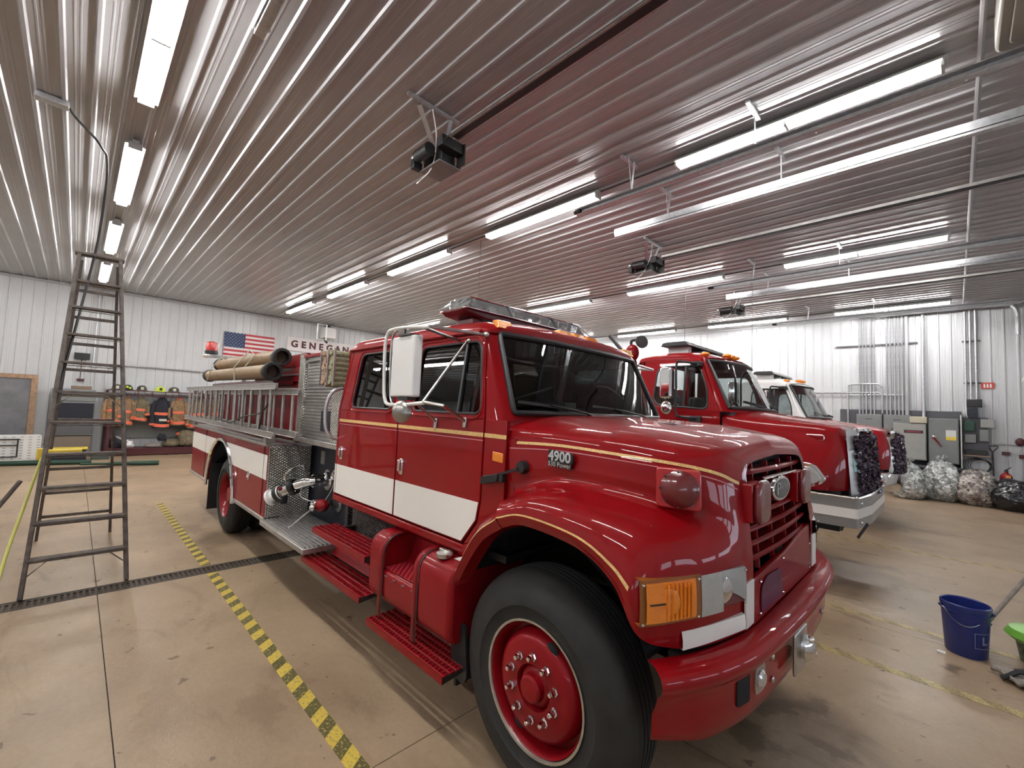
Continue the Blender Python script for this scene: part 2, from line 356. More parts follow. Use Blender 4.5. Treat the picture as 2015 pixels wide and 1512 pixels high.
# ================================================================ ROOM
SP = 0.238
def ribbed(axis, u0, u1, a0, a1, base, sgn, name, m, parent, nrib=4):
    """profiled steel sheets: ribs along axis a; u is across the ribs; one sheet = nrib ribs"""
    u = u0; k = 0
    while u < u1 - 1e-6:
        ue = min(u + SP*nrib, u1); pr = []; q = u
        while q < ue - 1e-6:
            for d, h in ((0.0, 0), (0.045, 0), (0.06, 0.019), (0.085, 0.019), (0.10, 0), (0.145, 0), (0.150, 0.002), (0.160, 0.002), (0.165, 0), (0.185, 0), (0.190, 0.002), (0.200, 0.002), (0.205, 0)):
                if q + d <= ue: pr.append((q + d, h))
            q += SP
        pr.append((ue, 0)); mm = M()
        if axis == 'X': G = [[(a, p, base + sgn*h) for p, h in pr] for a in (a0, a1)]          # ceiling
        elif axis == 'ZX': G = [[(base + sgn*h, p, a) for p, h in pr] for a in (a0, a1)]       # wall facing X
        else: G = [[(p, base + sgn*h, a) for p, h in pr] for a in (a0, a1)]                    # wall facing Y
        mm.grid(G).build(name, m, parent, smooth=0); u = ue; k += 1
floor = struct(M().box(XB-.2, XFR+.2, YN-.2, YF+.2, -0.2, -0.012).build('floor', JOINT))
xs = [XB-.1, -13.4, -9.55, -5.86, -5.62, -2.13, XFR+.1]; ys = [YN-.1, -6.9, -4.4, -2.2, .27, 2.62, 5.42, 8.3, 10.9, 13.7, YF+.1]
for i in range(len(xs)-1):
    if i == 3: continue
    for j in range(len(ys)-1):
        g = 0.003
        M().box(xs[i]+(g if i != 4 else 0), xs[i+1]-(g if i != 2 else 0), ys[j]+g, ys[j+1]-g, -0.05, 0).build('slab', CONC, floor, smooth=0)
# trench drain across the floor
drain = thing('floor_drain', 'long slotted steel trench drain crossing the concrete floor under the trucks', 'drain', (-5.74, 0, 0))
M().box(-5.86, -5.845, YN, YF, -.05, .001).box(-5.635, -5.62, YN, YF, -.05, .001).build('drain_frame', CHAS, drain, smooth=0)
M().box(-5.845, -5.635, YN, YF, -.06, -.045).build('drain_channel', BLACKM, drain, smooth=0)
gm = None; IRON = mat('cast_iron', (0.085, 0.062, 0.045), 0.65, 0.3, var=0.4, vscale=30)
yy = YN
while yy < YF-.3:
    if gm is None:
        q = M().box(-5.843, -5.812, yy+.003, yy+.497, -.02, -.001).box(-5.668, -5.637, yy+.003, yy+.497, -.02, -.001)
        for k in range(12): q.box(-5.812, -5.668, yy+.003+k*.0412, yy+.003+k*.0412+.019, -.02, -.002)
        g0 = q.build('grate', IRON, drain, smooth=0); gm = g0.data
    else:
        g = bpy.data.objects.new('grate', gm); COL.objects.link(g); g.parent = drain; g.location = (0, yy-YN, 0)
    yy += .5
ceil = struct(M().box(XB-.2, XFR+.2, YN-.2, YF+.2, H+.02, H+.1).build('ceiling', CEILM))
ribbed('X', YN, YF, XB, XFR, H, -1, 'ceiling_panel', CEILM, ceil)
wb = struct(M().box(XB-.2, XB-.01, YN-.2, YF+.2, 0, H+.02).build('wall_back', WALLT)); ribbed('ZX', YN, YF, 0, H, XB, 1, 'wall_panel', WALLM, wb)
wf = struct(M().box(XB, XFR, YF+.01, YF+.2, 0, H+.02).build('wall_far', WALLT)); ribbed('ZY', XB, XFR, 0, H, YF, -1, 'wall_panel', WALLM, wf)
wn = struct(M().box(XB, XFR, YN-.2, YN-.01, 0, H+.02).build('wall_near', WALLT)); ribbed('ZY', XB, XFR, 0, H, YN, 1, 'wall_panel', WALLM, wn)
wfr = struct(M().box(XFR, XFR+.2, YN-.2, YF+.2, 0, H+.02).build('wall_front', WALLM, smooth=0))
DOORG = mat('door_steel', (0.45, 0.46, 0.47), 0.45); WIN = emis('daylight_pane', (0.75, 0.85, 1.0), 1.5)
for k, yc in enumerate((-6.5, -1.9, 2.8, 7.7, 12.5)):
    d = struct(M().box(XFR-.05, XFR-.001, yc-1.8, yc+1.8, 0.0, 4.25).build('door_%d' % (k+1), DOORG, smooth=0))
    for j in range(7): M().box(XFR-.09, XFR-.05, yc-1.79, yc+1.79, .02+j*.605, .60+j*.605).build('door_panel', DOORG, d, bevel=.01, smooth=0)
    for i in range(4): M().box(XFR-.1, XFR-.09, yc-1.5+i*.8, yc-.9+i*.8, 1.35, 1.7).build('pane', WIN, d, smooth=0)
struct(M().box(XB, XB+.05, YN, YF, H-.09, H-.02).build('trim_1', WALLT, bevel=.006)); struct(M().box(XB, XFR, YF-.05, YF, H-.09, H-.02).build('trim_2', WALLT, bevel=.006))
struct(M().box(XB, XB+.03, 5.48, 5.56, 0, H-.09).build('trim_3', WALLM))
# floor tapes
def tape(y, x0, x1, m, label, wd=.095):
    segs = [(x0, x1)] if not (x0 < -5.88 and x1 > -5.6) else [(x0, -5.88), (-5.6, x1)]
    q = M()
    for a, b in segs: q.box(a, b, y-wd/2, y+wd/2, .0002, .0016)
    return tag(anchor(q.build('floor_tape', m, smooth=0), (x0, y, 0)), label, 'tape')
tape(1.16, -9.75, 1.6, TAPE, 'black and yellow hazard tape on the floor beside the nearest red truck and the stepladder')
tape(4.55, -9.7, 1.6, TAPEW, 'faded yellow hazard tape on the floor running out from under the nearest truck bumper')
tape(5.62, -9.7, 1.6, TAPEW, 'worn yellow tape line on the floor passing just behind the blue bucket', .07)
tape(9.0, -9.7, 1.6, TAPEW, 'worn striped tape on the floor beneath the silver bumper of the middle truck')

# ---------------------------------------------------------------- strip lights
def strip_light(x0, y, label, z=H-.035):
    L = 2.36; t = thing('strip_light', label, 'light', (x0, y, z), 'fluorescent strip lights on the ceiling')
    M().box(x0-L-.03, x0+.03, y-.035, y+.035, z-.045, z).build('housing', STRW, t, bevel=.004)
    M().prism([(-.10, -.065), (-.035, -.05), (.035, -.05), (.10, -.065), (.10, -.06), (.03, -.035), (-.03, -.035), (-.10, -.06)], lambda u, v, w: (w, y+u, z+v), x0-L, x0).build('reflector', STRW, t, smooth=0)
    for e in (x0, x0-L/2, x0-L): M().box(e-.014, e+.014, y-.07, y+.07, z-.11, z-.03).build('lamp_holder', STRW, t, bevel=.005)
    for s in (-.05, .05):
        for a, b in ((x0-.02, x0-L/2+.02), (x0-L/2-.02, x0-L+.02)):
            M().cyl((a, y+s, z-.088), (b, y+s, z-.088), .0165, 8).build('tube', TUBEM, t)
    return t
rown = ['ladder-side', 'second', 'third', 'far-wall']
for k in range(5): strip_light(-.15-3.545*k, -4.5, 'unseen strip light added to brighten the truck side, %s of its ceiling row' % ['nearest', 'second', 'middle', 'fourth', 'furthest'][k])  # unseen row added to brighten the nearest truck's side and its hood reflections
for r, (y, xo) in enumerate(((.31, -.15), (5.12, -.03), (10.0, -.03), (15.3, -.03))):
    for k in range(5):
        pos = ['nearest', 'second-nearest', 'middle', 'fourth', 'furthest'][k]
        strip_light(xo - 3.545*k, y, 'white fluorescent strip light, %s of the %s ceiling row' % (pos, rown[r]))

# ================================================================ TRUCK 1 (nearest pumper)
YC = 2.72; CS = 1.74; ZB = 1.80
T1 = thing('fire_truck', 'nearest red crew-cab pumper fire truck with white side stripe, gold pinstripe and amber headlamp corner', 'fire truck', (-5.0, YC, 0))
def wheel(parent, x, yo, z, R, side=-1, rimr=.30, depth=.30, nuts=10, rear=False, rimmat=RED2, flange=True):
    """yo: outer face; side -1 = facing -Y"""
    ax = (0, side, 0); o = (x, yo, z); wr = thing_part('wheel', parent)
    M().lathe([(rimr-.005, -.03), (rimr+.01, -.012), (rimr+.06, -.004), (R-.17, -.0), (R-.165, .004), (R-.11, .0), (R-.105, -.004), (R-.05, -.02), (R-.018, -.045), (R-.006, -.07), (R-.006, -.075)], o, ax, 56).lathe([(R-.006, -.235), (R-.018, -.255), (R-.09, -.28), (rimr, -.275)], o, ax, 56).build('sidewall', RUB, wr)
    q = M(); pr = [(R-.006, -.072)]
    for g in (-.105, -.135, -.165, -.195): pr += [(R, g+.012), (R, g+.005), (R-.014, g+.004), (R-.014, g-.004), (R, g-.005)]
    pr += [(R-.006, -.236)]; q.lathe(pr, o, ax, 56).build('tread', RUBT, wr)
    if not rear:
        M().lathe([(rimr-.012, -.03), (rimr-.004, -.006), (rimr+.008, -.004), (rimr+.008, -.02)], o, ax, 56).build('rim_flange', STEEL, wr)
        M().lathe([(rimr-.008, -.012), (rimr-.018, -.03), (rimr-.022, -.10), (rimr-.045, -.10), (.245, -.045), (.225, -.022), (.20, -.012), (.105, -.012), (.10, -.022), (.098, -.06)], o, ax, 56).build('rim', rimmat, wr)
        M().lathe([(.105, -.06), (.09, -.03), (.075, -.02), (.066, -.02), (.062, .008), (.052, .018), (0.001, .022)], o, ax, 28).build('hub', rimmat, wr)
        for a in (65, 245):
            c = (x + .225*math.cos(math.radians(a)), yo + side*(-.034), z + .225*math.sin(math.radians(a)))
            M().ball(c, .036, 16, 8, (1, .35, 1)).build('hand_hole', BLACKM, wr)
        nr = .145
    else:
        M().lathe([(rimr, -.01), (rimr-.02, -.05), (rimr-.03, -.16), (.20, -.20), (.12, -.20), (.115, -.08), (.09, -.05), (.001, -.045)], o, ax, 40).build('rim', rimmat, wr); nr = .15
    base = None
    for i in range(nuts):
        a = 2*PI*(i+.5)/nuts; c = Vector((x + nr*math.cos(a), yo, z + nr*math.sin(a)))
        h = -.19 if rear else -.012
        M().lathe([(.0001, h+.045), (.010, h+.043), (.015, h+.03), (.0155, h+.012), (.021, h+.008), (.021, h)], c, ax, 6).build('lug_nut', CHROME, wr, smooth=20)
    return wr
def thing_part(name, parent):
    o = bpy.data.objects.new(name, None); COL.objects.link(o); o.parent = parent; ORGN[o.name] = ORGN[parent.name]; o.empty_display_size = .05; return o
def part(m, name, material, parent, **k): return m.build(name, material, parent, **k)

# --- wheels
for s, yo in ((-1, 1.64), (1, 2*YC-1.64)):
    wheel(T1, -1.445, yo, .535, .535, s)
    wheel(T1, -7.20, 1.56 if s < 0 else 2*YC-1.56, .52, .52, s, rear=True, nuts=8)
    part(M().lathe([(.30, 0), (.40, 0), (.50, -.02), (.52, -.06), (.52, -.24), (.50, -.28), (.3, -.28)], (-7.20, (1.56 + .33) if s < 0 else 2*YC-1.89, .52), (0, s, 0), 40), 'inner_tire', RUB, T1)
part(M().cyl((-1.445, 1.9, .53), (-1.445, 3.5, .53), .06, 12).box(-1.55, -1.34, 2.1, 3.35, .42, .60), 'front_axle', CHAS, T1)
part(M().cyl((-7.2, 1.7, .52), (-7.2, 3.8, .52), .09, 12).ball((-7.2, YC, .52), .24), 'rear_axle', CHAS, T1)
for y in (YC-.47, YC+.38): part(M().box(-9.4, -.85, y, y+.09, .62, .88), 'frame_rail', CHAS, T1, bevel=.01)
part(M().box(-2.0, -.85, YC-.38, YC+.38, .72, 1.45), 'engine', CHAS, T1, bevel=.03)

# --- hood and fenders
C9 = [
 [(-1.62,1.57,1.265),(-1.64,1.55,1.315),(-1.67,1.60,1.375),(-1.70,1.735,1.415),(-1.75,1.74,1.54),(-1.76,1.75,1.67),(-1.76,1.80,1.765),(-1.76,2.1,1.83),(-1.76,YC,1.85)],
 [(-1.455,1.56,1.312),(-1.45,1.54,1.365),(-1.44,1.58,1.44),(-1.43,1.75,1.50),(-1.43,1.765,1.58),(-1.43,1.775,1.68),(-1.43,1.83,1.765),(-1.43,2.12,1.825),(-1.43,YC,1.845)],
 [(-1.134,1.55,1.287),(-1.13,1.53,1.345),(-1.12,1.58,1.435),(-1.10,1.78,1.495),(-1.1,1.80,1.575),(-1.1,1.81,1.665),(-1.1,1.87,1.75),(-1.1,2.15,1.805),(-1.1,YC,1.825)],
 [(-.96,1.55,1.195),(-.95,1.53,1.27),(-.92,1.60,1.40),(-.90,1.83,1.465),(-.9,1.85,1.55),(-.9,1.86,1.65),(-.9,1.92,1.73),(-.9,2.18,1.78),(-.9,YC,1.80)],
 [(-.85,1.55,1.04),(-.835,1.545,1.17),(-.80,1.645,1.345),(-.78,1.90,1.435),(-.79,1.905,1.53),(-.79,1.915,1.635),(-.79,1.97,1.712),(-.79,2.2,1.76),(-.79,YC,1.78)],
 [(-.765,1.67,.985),(-.745,1.685,1.13),(-.72,1.77,1.295),(-.70,1.97,1.39),(-.71,1.985,1.50),(-.72,1.995,1.61),(-.73,2.05,1.69),(-.73,2.25,1.735),(-.735,YC,1.755)],
 [(-.70,1.84,.965),(-.69,1.855,1.11),(-.672,1.91,1.27),(-.665,2.04,1.355),(-.68,2.06,1.465),(-.69,2.07,1.58),(-.70,2.12,1.662),(-.705,2.28,1.705),(-.71,YC,1.725)],
 [(-.65,2.07,.96),(-.645,2.08,1.11),(-.645,2.09,1.245),(-.65,2.11,1.34),(-.665,2.13,1.45),(-.675,2.14,1.56),(-.685,2.17,1.645),(-.69,2.30,1.685),(-.695,YC,1.705)],
 [(-.637,2.165,.96),(-.635,2.17,1.11),(-.637,2.175,1.245),(-.648,2.18,1.34),(-.66,2.185,1.45),(-.67,2.195,1.55),(-.68,2.22,1.628),(-.684,2.32,1.66),(-.686,YC,1.68)]]
HS = Surf(C9)
m = M(); HS.mesh(m, 0, 8, 0, 8, 80, 64)
m.grid([[HS(u/5, 0), HS(u/5, 0) + Vector((0, .05, -.012)), HS(u/5, 0) + Vector((0, .10, .01))] for u in range(0, 26)])   # returned lip of the arch
m.mirror(YC)
# openings for lamps are covered by proud lenses; hood vent block
hood = part(m, 'hood', RED, T1, smooth=50)
m = M(); HS.mesh(m, 0, 6.6, 5.02, 5.17, 60, 2, .003, -1); HS.mesh(m, 0, 6.6, 5.02, 5.17, 60, 2, .003, 1)
part(m, 'belt_stripe', GOLD, T1)
m = M()
for sg in (1, -1): HS.mesh(m, 0, 6.4, 4.80, 4.84, 60, 1, .003, sg)
part(m, 'pinstripe', PINK, T1)
m = M()
for sg in (1, -1): HS.mesh(m, 0, 3.6, .92, 1.04, 50, 2, .003, sg)
sub(part(m, 'arch_stripe', GOLD, T1), 'gold leaf stripe following the wheel arch')
# dark liner of wheel arch
part(M().grid([[(-1.44+.66*math.cos(a), y, .55+.74*math.sin(a)) for y in (1.66, 2.3)] for a in [.5+2.45*i/16 for i in range(17)]]), 'wheel_liner', BLACKM, T1)
part(M().grid([[(-1.44+.66*math.cos(a), 2*YC-y, .55+.74*math.sin(a)) for y in (1.66, 2.3)] for a in [.5+2.45*i/16 for i in range(17)]]), 'wheel_liner', BLACKM, T1)
for y in (2.25, 3.14): part(M().box(-2.0, -.92, y, y+.05, .62, 1.3), 'inner_fender', BLACKM, T1)
# rear part of the fender flare, behind the hood seam
rl = cat([(-1.622,1.572,1.26), (-1.772,1.586,1.167), (-1.887,1.598,1.034), (-1.982,1.61,.897), (-2.042,1.622,.80), (-2.067,1.634,.62), (-2.065,1.64,.50)], 6)
G = []
for i, p in enumerate(rl):
    d = (rl[min(i+1, len(rl)-1)] - rl[max(i-1, 0)]); n = Vector((d.z, 0, -d.x)).normalized()
    if n.x > 0 or n.z < -.9: n = -n
    n = Vector((-abs(n.x), 0, abs(n.z)))
    f = 1 - .6*i/(len(rl)-1)
    G.append([p + Vector((0, .10, 0)), p, p + Vector((0, -.02, 0)) + n*.05*f, p + n*.10*f + Vector((0, .03, 0)), p + n*.13*f + Vector((0, .17, 0))])
part(M().grid(G), 'fender_flare', RED, T1, smooth=60); part(M().grid([[Vector((p.x, 2*YC-p.y, p.z)) for p in r] for r in G]), 'fender_flare', RED, T1, smooth=60)
part(M().grid([[g[2] + Vector((0, -.003, 0)), g[2]*.85+g[3]*.15 + Vector((0, -.004, 0))] for g in G[:18]]), 'flare_stripe', GOLD, T1)
part(M().prism(rpoly([(-2.09, .62), (-1.98, .62), (-1.945, .36), (-1.97, .30), (-2.06, .32), (-2.10, .45)], .03), lambda u, v, w: (u, w, v), 1.66, 1.68).prism([(1.68, .25), (1.68, .75), (2.2, .75), (2.2, .25)], lambda u, v, w: (w, u, v), -2.08, -2.06), 'mud_flap', BLACK, T1)
# --- grille shell
GX = lambda z: -.637 - (max(0, z-1.1))*.08
g = thing_part('grille', T1)
gy0, gy1 = 2.19, 2*YC-2.19
part(M().box(-.80, -.79, gy0, gy1, 1.1, 1.66), 'grille_back', BLACKM, g, smooth=0)
part(M().prism([(gy0-.02, .96), (gy1+.02, .96), (gy1+.02, 1.235), (gy1-.15, 1.225), (YC, 1.18), (gy0-.02, 1.15)], lambda u, v, w: (w+GX(v)+.637, u, v), -.66, -.632), 'apron', RED2, g, bevel=.006)
part(M().prism(rpoly([(2.27, .985), (2.62, .985), (2.60, 1.12), (2.36, 1.135), (2.27, 1.10)], .03), lambda u, v, w: (w, u, v), -.632, -.628), 'paint_patch', PLUM, g)
zs = [1.225, 1.29, 1.355, 1.42, 1.485, 1.55, 1.615]
for i, z in enumerate(zs):
    x = GX(z); m = M(); n = 14; Gs = []
    for k in range(n+1):
        y = gy0-.01 + (gy1-gy0+.02)*k/n; bow = .022*(1-((y-YC)/.55)**2) - .022
        Gs.append([(x-.10, y, z-.022), (x+bow-.005, y, z-.016), (x+bow+.004, y, z+.002), (x+bow-.006, y, z+.010), (x-.10, y, z+.004)])
    part(M().grid(Gs), 'grille_slat', RED2, g, smooth=30)
for y in (2.36, 2.60, 2.84, 3.08):
    part(M().bar((GX(1.16)-.03, y, 1.16), (GX(1.65)-.03, y, 1.65), .012, .02, (1,0,0)), 'grille_post', RED2, g)
part(M().grid([[(GX(1.44)+.01, y, 1.425), (GX(1.44)+.03, y, 1.44), (GX(1.46)+.01, y, 1.455)] for y in (2.66, 2.9, 3.2)]) if False else M().tube([(GX(1.56)+.006, y, 1.572) for y in (2.40, 2.7, 3.02)], .011, 8), 'nose_bead', CHROME, g)
for (y, z) in [(2.26, 1.13), (2.63, 1.16), (3.2, 1.13), (2.26, .99), (2.63, .99), (3.2, .99)]: part(M().ball((-.630, y, z), .007, 8, 5), 'rivet', CHROME, g)
# emblem, sirens, horn
e = thing_part('emblem', T1); ex = -.645
EL = lambda a, b: [(YC-.14+a*math.cos(2*PI*k/36), 1.520+b*math.sin(2*PI*k/36)) for k in range(36)]
part(M().prism(EL(.15, .062), lambda u, v, w: (w, u, v), ex, ex+.022), 'emblem_ring', CHROME, e, bevel=.005)
part(M().prism(EL(.128, .048), lambda u, v, w: (w, u, v), ex+.018, ex+.024), 'emblem_face', mat('emblem_grey', (.09, .10, .10), .3, .3), e, smooth=0)
part(M().text('P', .085, .001, lambda u, v, w: (ex+.0255+w, YC-.215+u, 1.522+v), sx=1.6).text('ierce', .032, .001, lambda u, v, w: (ex+.0255+w, YC-.115+u, 1.530+v), sx=2.0), 'emblem_script', CHROME, e, smooth=0)
for y in (2.235, 3.03):
    s_ = thing_part('grille_siren', T1); x0 = -.66
    part(M().prism(rpoly([(x0-.03, 1.405), (x0+.028, 1.405), (x0+.028, 1.575), (x0-.03, 1.575)], .008), lambda u, v, w: (u, w, v), y-.095, y+.085), 'siren_base', RED, s_, bevel=.006)
    part(M().prism(rpoly([(y-.085, 1.395), (y+.085, 1.395), (y+.085, 1.59), (y-.085, 1.59)], .06, 5), lambda u, v, w: (w, u, v), x0+.028, x0+.058), 'siren_lens', mat('red_siren_lens_%d' % int(y*100), (.13, .012, .014), .25, 0, .6) if y < 3 else bpy.data.materials['red_siren_lens_223'], s_, bevel=.014, seg=3)
# lamps on the corner
PLN = cat([(-.838,1.515,0), (-.805,1.565,0), (-.768,1.645,0), (-.733,1.735,0), (-.703,1.82,0), (-.672,1.93,0), (-.648,2.02,0), (-.632,2.085,0)], 5)
def corner_patch(i0, i1, z0, z1, d=0.0, zf=None):
    Gp = []
    for i in range(i0, i1+1):
        p = PLN[i]; a = PLN[max(i-1, 0)]; b = PLN[min(i+1, len(PLN)-1)]; n = (b-a).normalized(); n = Vector((n.y, -n.x, 0))
        if n.x < 0: n = -n
        q = p + n*d; lo, hi = (z0, z1) if zf is None else zf((i-i0)/(i1-i0)); Gp.append([(q.x-.03, q.y+.02, lo), (q.x, q.y, lo), (q.x+.0, q.y-.0, (lo+hi)/2), (q.x-.005, q.y, hi), (q.x-.035, q.y+.02, hi)])
    return M().grid(Gp)
for mir in (0, 1):
    def MM(q): 
        if mir: q.v = [(x, 2*YC-y, z) for x, y, z in q.v]
        return q
    hl = thing_part('headlamp', T1)
    part(MM(corner_patch(1, 18, 1.088, 1.252, .012)), 'signal_bezel', mat('amber_bezel', (.25, .08, .01), .3, 0, .5) if not mir else bpy.data.materials['amber_bezel'], hl)
    part(MM(corner_patch(3, 16, 1.10, 1.24, .021)), 'turn_signal', AMB, hl)
    part(MM(corner_patch(4, 8, 1.165, 1.17, .026)), 'signal_divider', BLACK, hl)
    for k in range(9, 16): part(MM(M().tube([(PLN[k].x+.020, PLN[k].y-.016, 1.105), (PLN[k].x+.020, PLN[k].y-.016, 1.235)], .0045, 5)), 'lens_rib', AMB, hl)
    part(MM(M().lathe([(.045, .0), (.050, .006), (.045, .008), (.02, .004), (.001, .010)], (PLN[9].x+.012, PLN[9].y-.010, 1.17), (.82, -.57, 0), 20)), 'lens_ring', AMB, hl)
    part(MM(corner_patch(18, 24, 1.088, 1.245, .014)), 'headlight', HLENS, hl)
    part(MM(M().lathe([(.001, .012), (.03, .010), (.055, .002), (.058, -.004)], (-.676, 1.905, 1.168), (.86, -.5, 0), 24)), 'lamp_bowl', CHROME, hl)
    part(MM(corner_patch(24, 33, 0, 0, .012, lambda t: (1.175-.075*t, 1.245-.005*t))), 'headlight_bezel', HGREY, hl)
    for i, z in ((2, 1.24), (2, 1.10), (17, 1.24), (17, 1.10), (32, 1.235), (32, 1.105)):
        p = PLN[i]; part(MM(M().ball((p.x+.018, p.y-.018, z), .006, 8, 5)), 'screw', STEEL, hl)
    part(MM(corner_patch(13, 33, 0, 0, .010, lambda t: (.978+.008*t, 1.045-.0*t))), 'white_stripe_front', REFW, T1)
    part(MM(M().box(-.640, -.628, 2.068, 2.165, .978, 1.165)), 'white_stripe_front', REFW, T1, bevel=.002)
    part(MM(corner_patch(19, 33, 1.10, 1.17, .004)), 'lamp_shadow_patch', REDD, hl)  # dark red patch stands in for the shadow beneath the headlamp
# side siren on hood flank
for mir in (0, 1):
    def MM(q):
        if mir: q.v = [(x, 2*YC-y, z) for x, y, z in q.v]
        return q
    s_ = thing_part('side_light', T1); c = Vector((-.835, 1.865, 1.555)); ux = Vector((.93, .36, -.02)).normalized(); nz_ = Vector((.36, -.93, .0)).normalized(); uz = Vector((-.02, .0, 1)).normalized()
    fn = lambda u, v, w: c + ux*u + uz*v + nz_*w
    part(MM(M().prism(rpoly([(-.095, -.085), (.085, -.085), (.085, .082), (-.095, .085)], .02), fn, -.04, .028)), 'light_base', REDL if 0 else mat('bright_red_base', (.42, .012, .015), .3, 0, .6) if not mir else bpy.data.materials['bright_red_base'], s_, bevel=.006)
    part(MM(M().lathe([(.001, .075), (.03, .072), (.060, .060), (.078, .044), (.080, .028)], c - Vector((0, 0, 0)), nz_, 32)), 'light_dome', bpy.data.materials['red_siren_lens_223'], s_)
    for k in range(8):
        a = 2*PI*k/8; part(MM(M().ball(tuple(fn(.073*math.cos(a)-.004, .073*math.sin(a), .05)), .005, 6, 4)), 'dome_screw', BLACK, s_)
# badge
b_ = thing_part('badge', T1); yb = 1.757
part(M().prism(rpoly([(-1.485, 1.668), (-1.325, 1.655), (-1.322, 1.615), (-1.335, 1.60), (-1.33, 1.58), (-1.485, 1.585)], .012), lambda u, v, w: (u, w-.03*(u+1.485), v), yb-.004, yb+.01), 'badge_plate', BLACK, b_)
part(M().text('4900', .072, .002, lambda u, v, w: (-1.407+u, yb-.007-w+.03*(u-.08)*-1*0-.0, 1.634+v-.07*u*.35), sx=1.0, bold=.002), 'badge_number', CHROME, b_, smooth=0)
part(M().text('530 Power', .033, .0015, lambda u, v, w: (-1.407+u, yb-.007-w, 1.594+v-.02*u), bold=.0006), 'badge_text', CHROME, b_, smooth=0)
part(M().prism(rpoly([(-1.88, 1.565), (-1.79, 1.56), (-1.79, 1.615), (-1.88, 1.62)], .008), lambda u, v, w: (u, w, v), 1.722, 1.745), 'side_marker', AMB, T1, bevel=.004)
# hood latch strap
l = thing_part('hood_latch', T1)
part(M().bar((-1.93, 1.70, 1.455), (-1.66, 1.715, 1.545), .018, .014), 'latch_strap', BLACK, l)
part(M().prism(rpoly([(-1.945, 1.425), (-1.80, 1.46), (-1.795, 1.505), (-1.93, 1.475)], .015), lambda u, v, w: (u, w, v), 1.69, 1.735).box(-1.80, -1.765, 1.70, 1.74, 1.46, 1.50), 'latch_catch', BLACK, l, bevel=.006)
part(M().lathe([(.001, .03), (.03, .028), (.036, .01), (.036, -.01)], (-1.645, 1.74, 1.555), (0, -1, 0), 16), 'latch_boss', BLACK, l)
part(M().box(-1.2, -1.1, 2.35, 2.42, 1.812, 1.822), 'hood_vent', BLACK, T1, bevel=.004)

# --- bumper
bp = thing_part('bumper', T1)
pl = cat([(-.778,1.545,0), (-.760,1.572,0), (-.72,1.65,0), (-.665,1.78,0), (-.62,1.96,0), (-.598,2.16,0), (-.585,2.45,0), (-.58,YC,0), (-.585,2.99,0), (-.598,3.28,0), (-.62,3.48,0), (-.665,3.66,0), (-.72,3.79,0), (-.760,3.868,0), (-.778,3.895,0)], 5)
prof = [(-.05,.955),(-.01,.962),(.025,.958),(.055,.945),(.068,.92),(.06,.895),(.035,.87),(.022,.84),(.02,.78),(.02,.72),(.012,.675),(-.012,.662)]
YCv = lambda p: Vector((.006, .015, (.81-p.z)*.10)) 
G = []
for i, p in enumerate(pl):
    a = pl[max(i-1,0)]; b = pl[min(i+1,len(pl)-1)]; d = (b-a).normalized(); n = Vector((d.y, -d.x, 0)); t = abs((p.y-YC)/1.2)
    lo = .012*max(0, (t-.80)/.2) ; row = []
    for q, z in prof:
        zz = z + (lo*2.0 if z < .7 else lo*.6 if z < .8 else 0) - .012*0
        row.append(p + n*(q - (.03*max(0, (t-.85)/.15) if z < .8 else 0)) + Vector((0, 0, zz)))
    G.append(row)
part(M().grid(G), 'bumper_bar', RED, bp, smooth=60)
part(M().box(-.82, -.72, 1.75, 3.70, .70, .93), 'bumper_back', BLACKM, bp); part(M().box(-.8, -.70, YC-.45, YC-.35, .72, .90), 'bumper_bracket', CHAS, bp)
def face(y, z, d=.022):
    for i in range(len(pl)-1):
        if pl[i].y <= y <= pl[i+1].y: t = (y-pl[i].y)/(pl[i+1].y-pl[i].y); p = pl[i].lerp(pl[i+1], t); return Vector((p.x+d, y, z))
def fpatch(y0, y1, z0, z1, d, r=.015):
    P0 = face(y0, 0, d); P1 = face(y1, 0, d); L_ = (P1-P0).length; ux = (P1-P0)/L_; n = Vector((ux.y, -ux.x, 0))
    return M().prism(rpoly([(0, z0), (L_, z0), (L_, z1), (0, z1)], r), lambda u, v, w: P0 + ux*u + n*w + Vector((0, 0, v)), -.01, .003)
part(fpatch(1.895, 1.985, .745, .855, .024), 'tow_opening', BLACKM, bp, smooth=0)
part(fpatch(2.03, 2.13, .745, .855, .024, .03), 'fog_lamp_surround', STEEL, bp, smooth=0)
part(M().lathe([(.001, .02), (.025, .016), (.035, .006), (.035, 0)], face(2.08, .80, .026), (1, -.1, 0), 20), 'fog_lamp', HLENS, bp)
for y in (2.22, 3.22):
    for z in (.745, .84): part(M().ball(tuple(face(y, z, .024)), .014, 10, 6, (.6, 1, 1)), 'bumper_bolt', STEEL, bp)
for y in (2.68, 2.80):
    part(M().ball(tuple(face(y, .87, .035)), .012, 10, 6, (.7, 1, 1)), 'bumper_bolt', STEEL, bp)
tr = thing_part('tread_speaker', T1)
part(fpatch(2.42, 2.62, .69, .88, .055), 'speaker_box', STEEL, tr, bevel=.006)
part(M().lathe([(.05, .0), (.06, .02), (.05, .035), (.03, .05), (.001, .055)], face(2.55, .79, .055), (1, 0, 0), 16).ball(tuple(face(2.53, .84, .09)), .018).ball(tuple(face(2.58, .76, .09)), .018), 'speaker_horn', CHROME, tr)
part(M().box(-.66, -.52, 2.60, 3.0, .90, .945), 'bumper_plate', RED2, bp, bevel=.01)

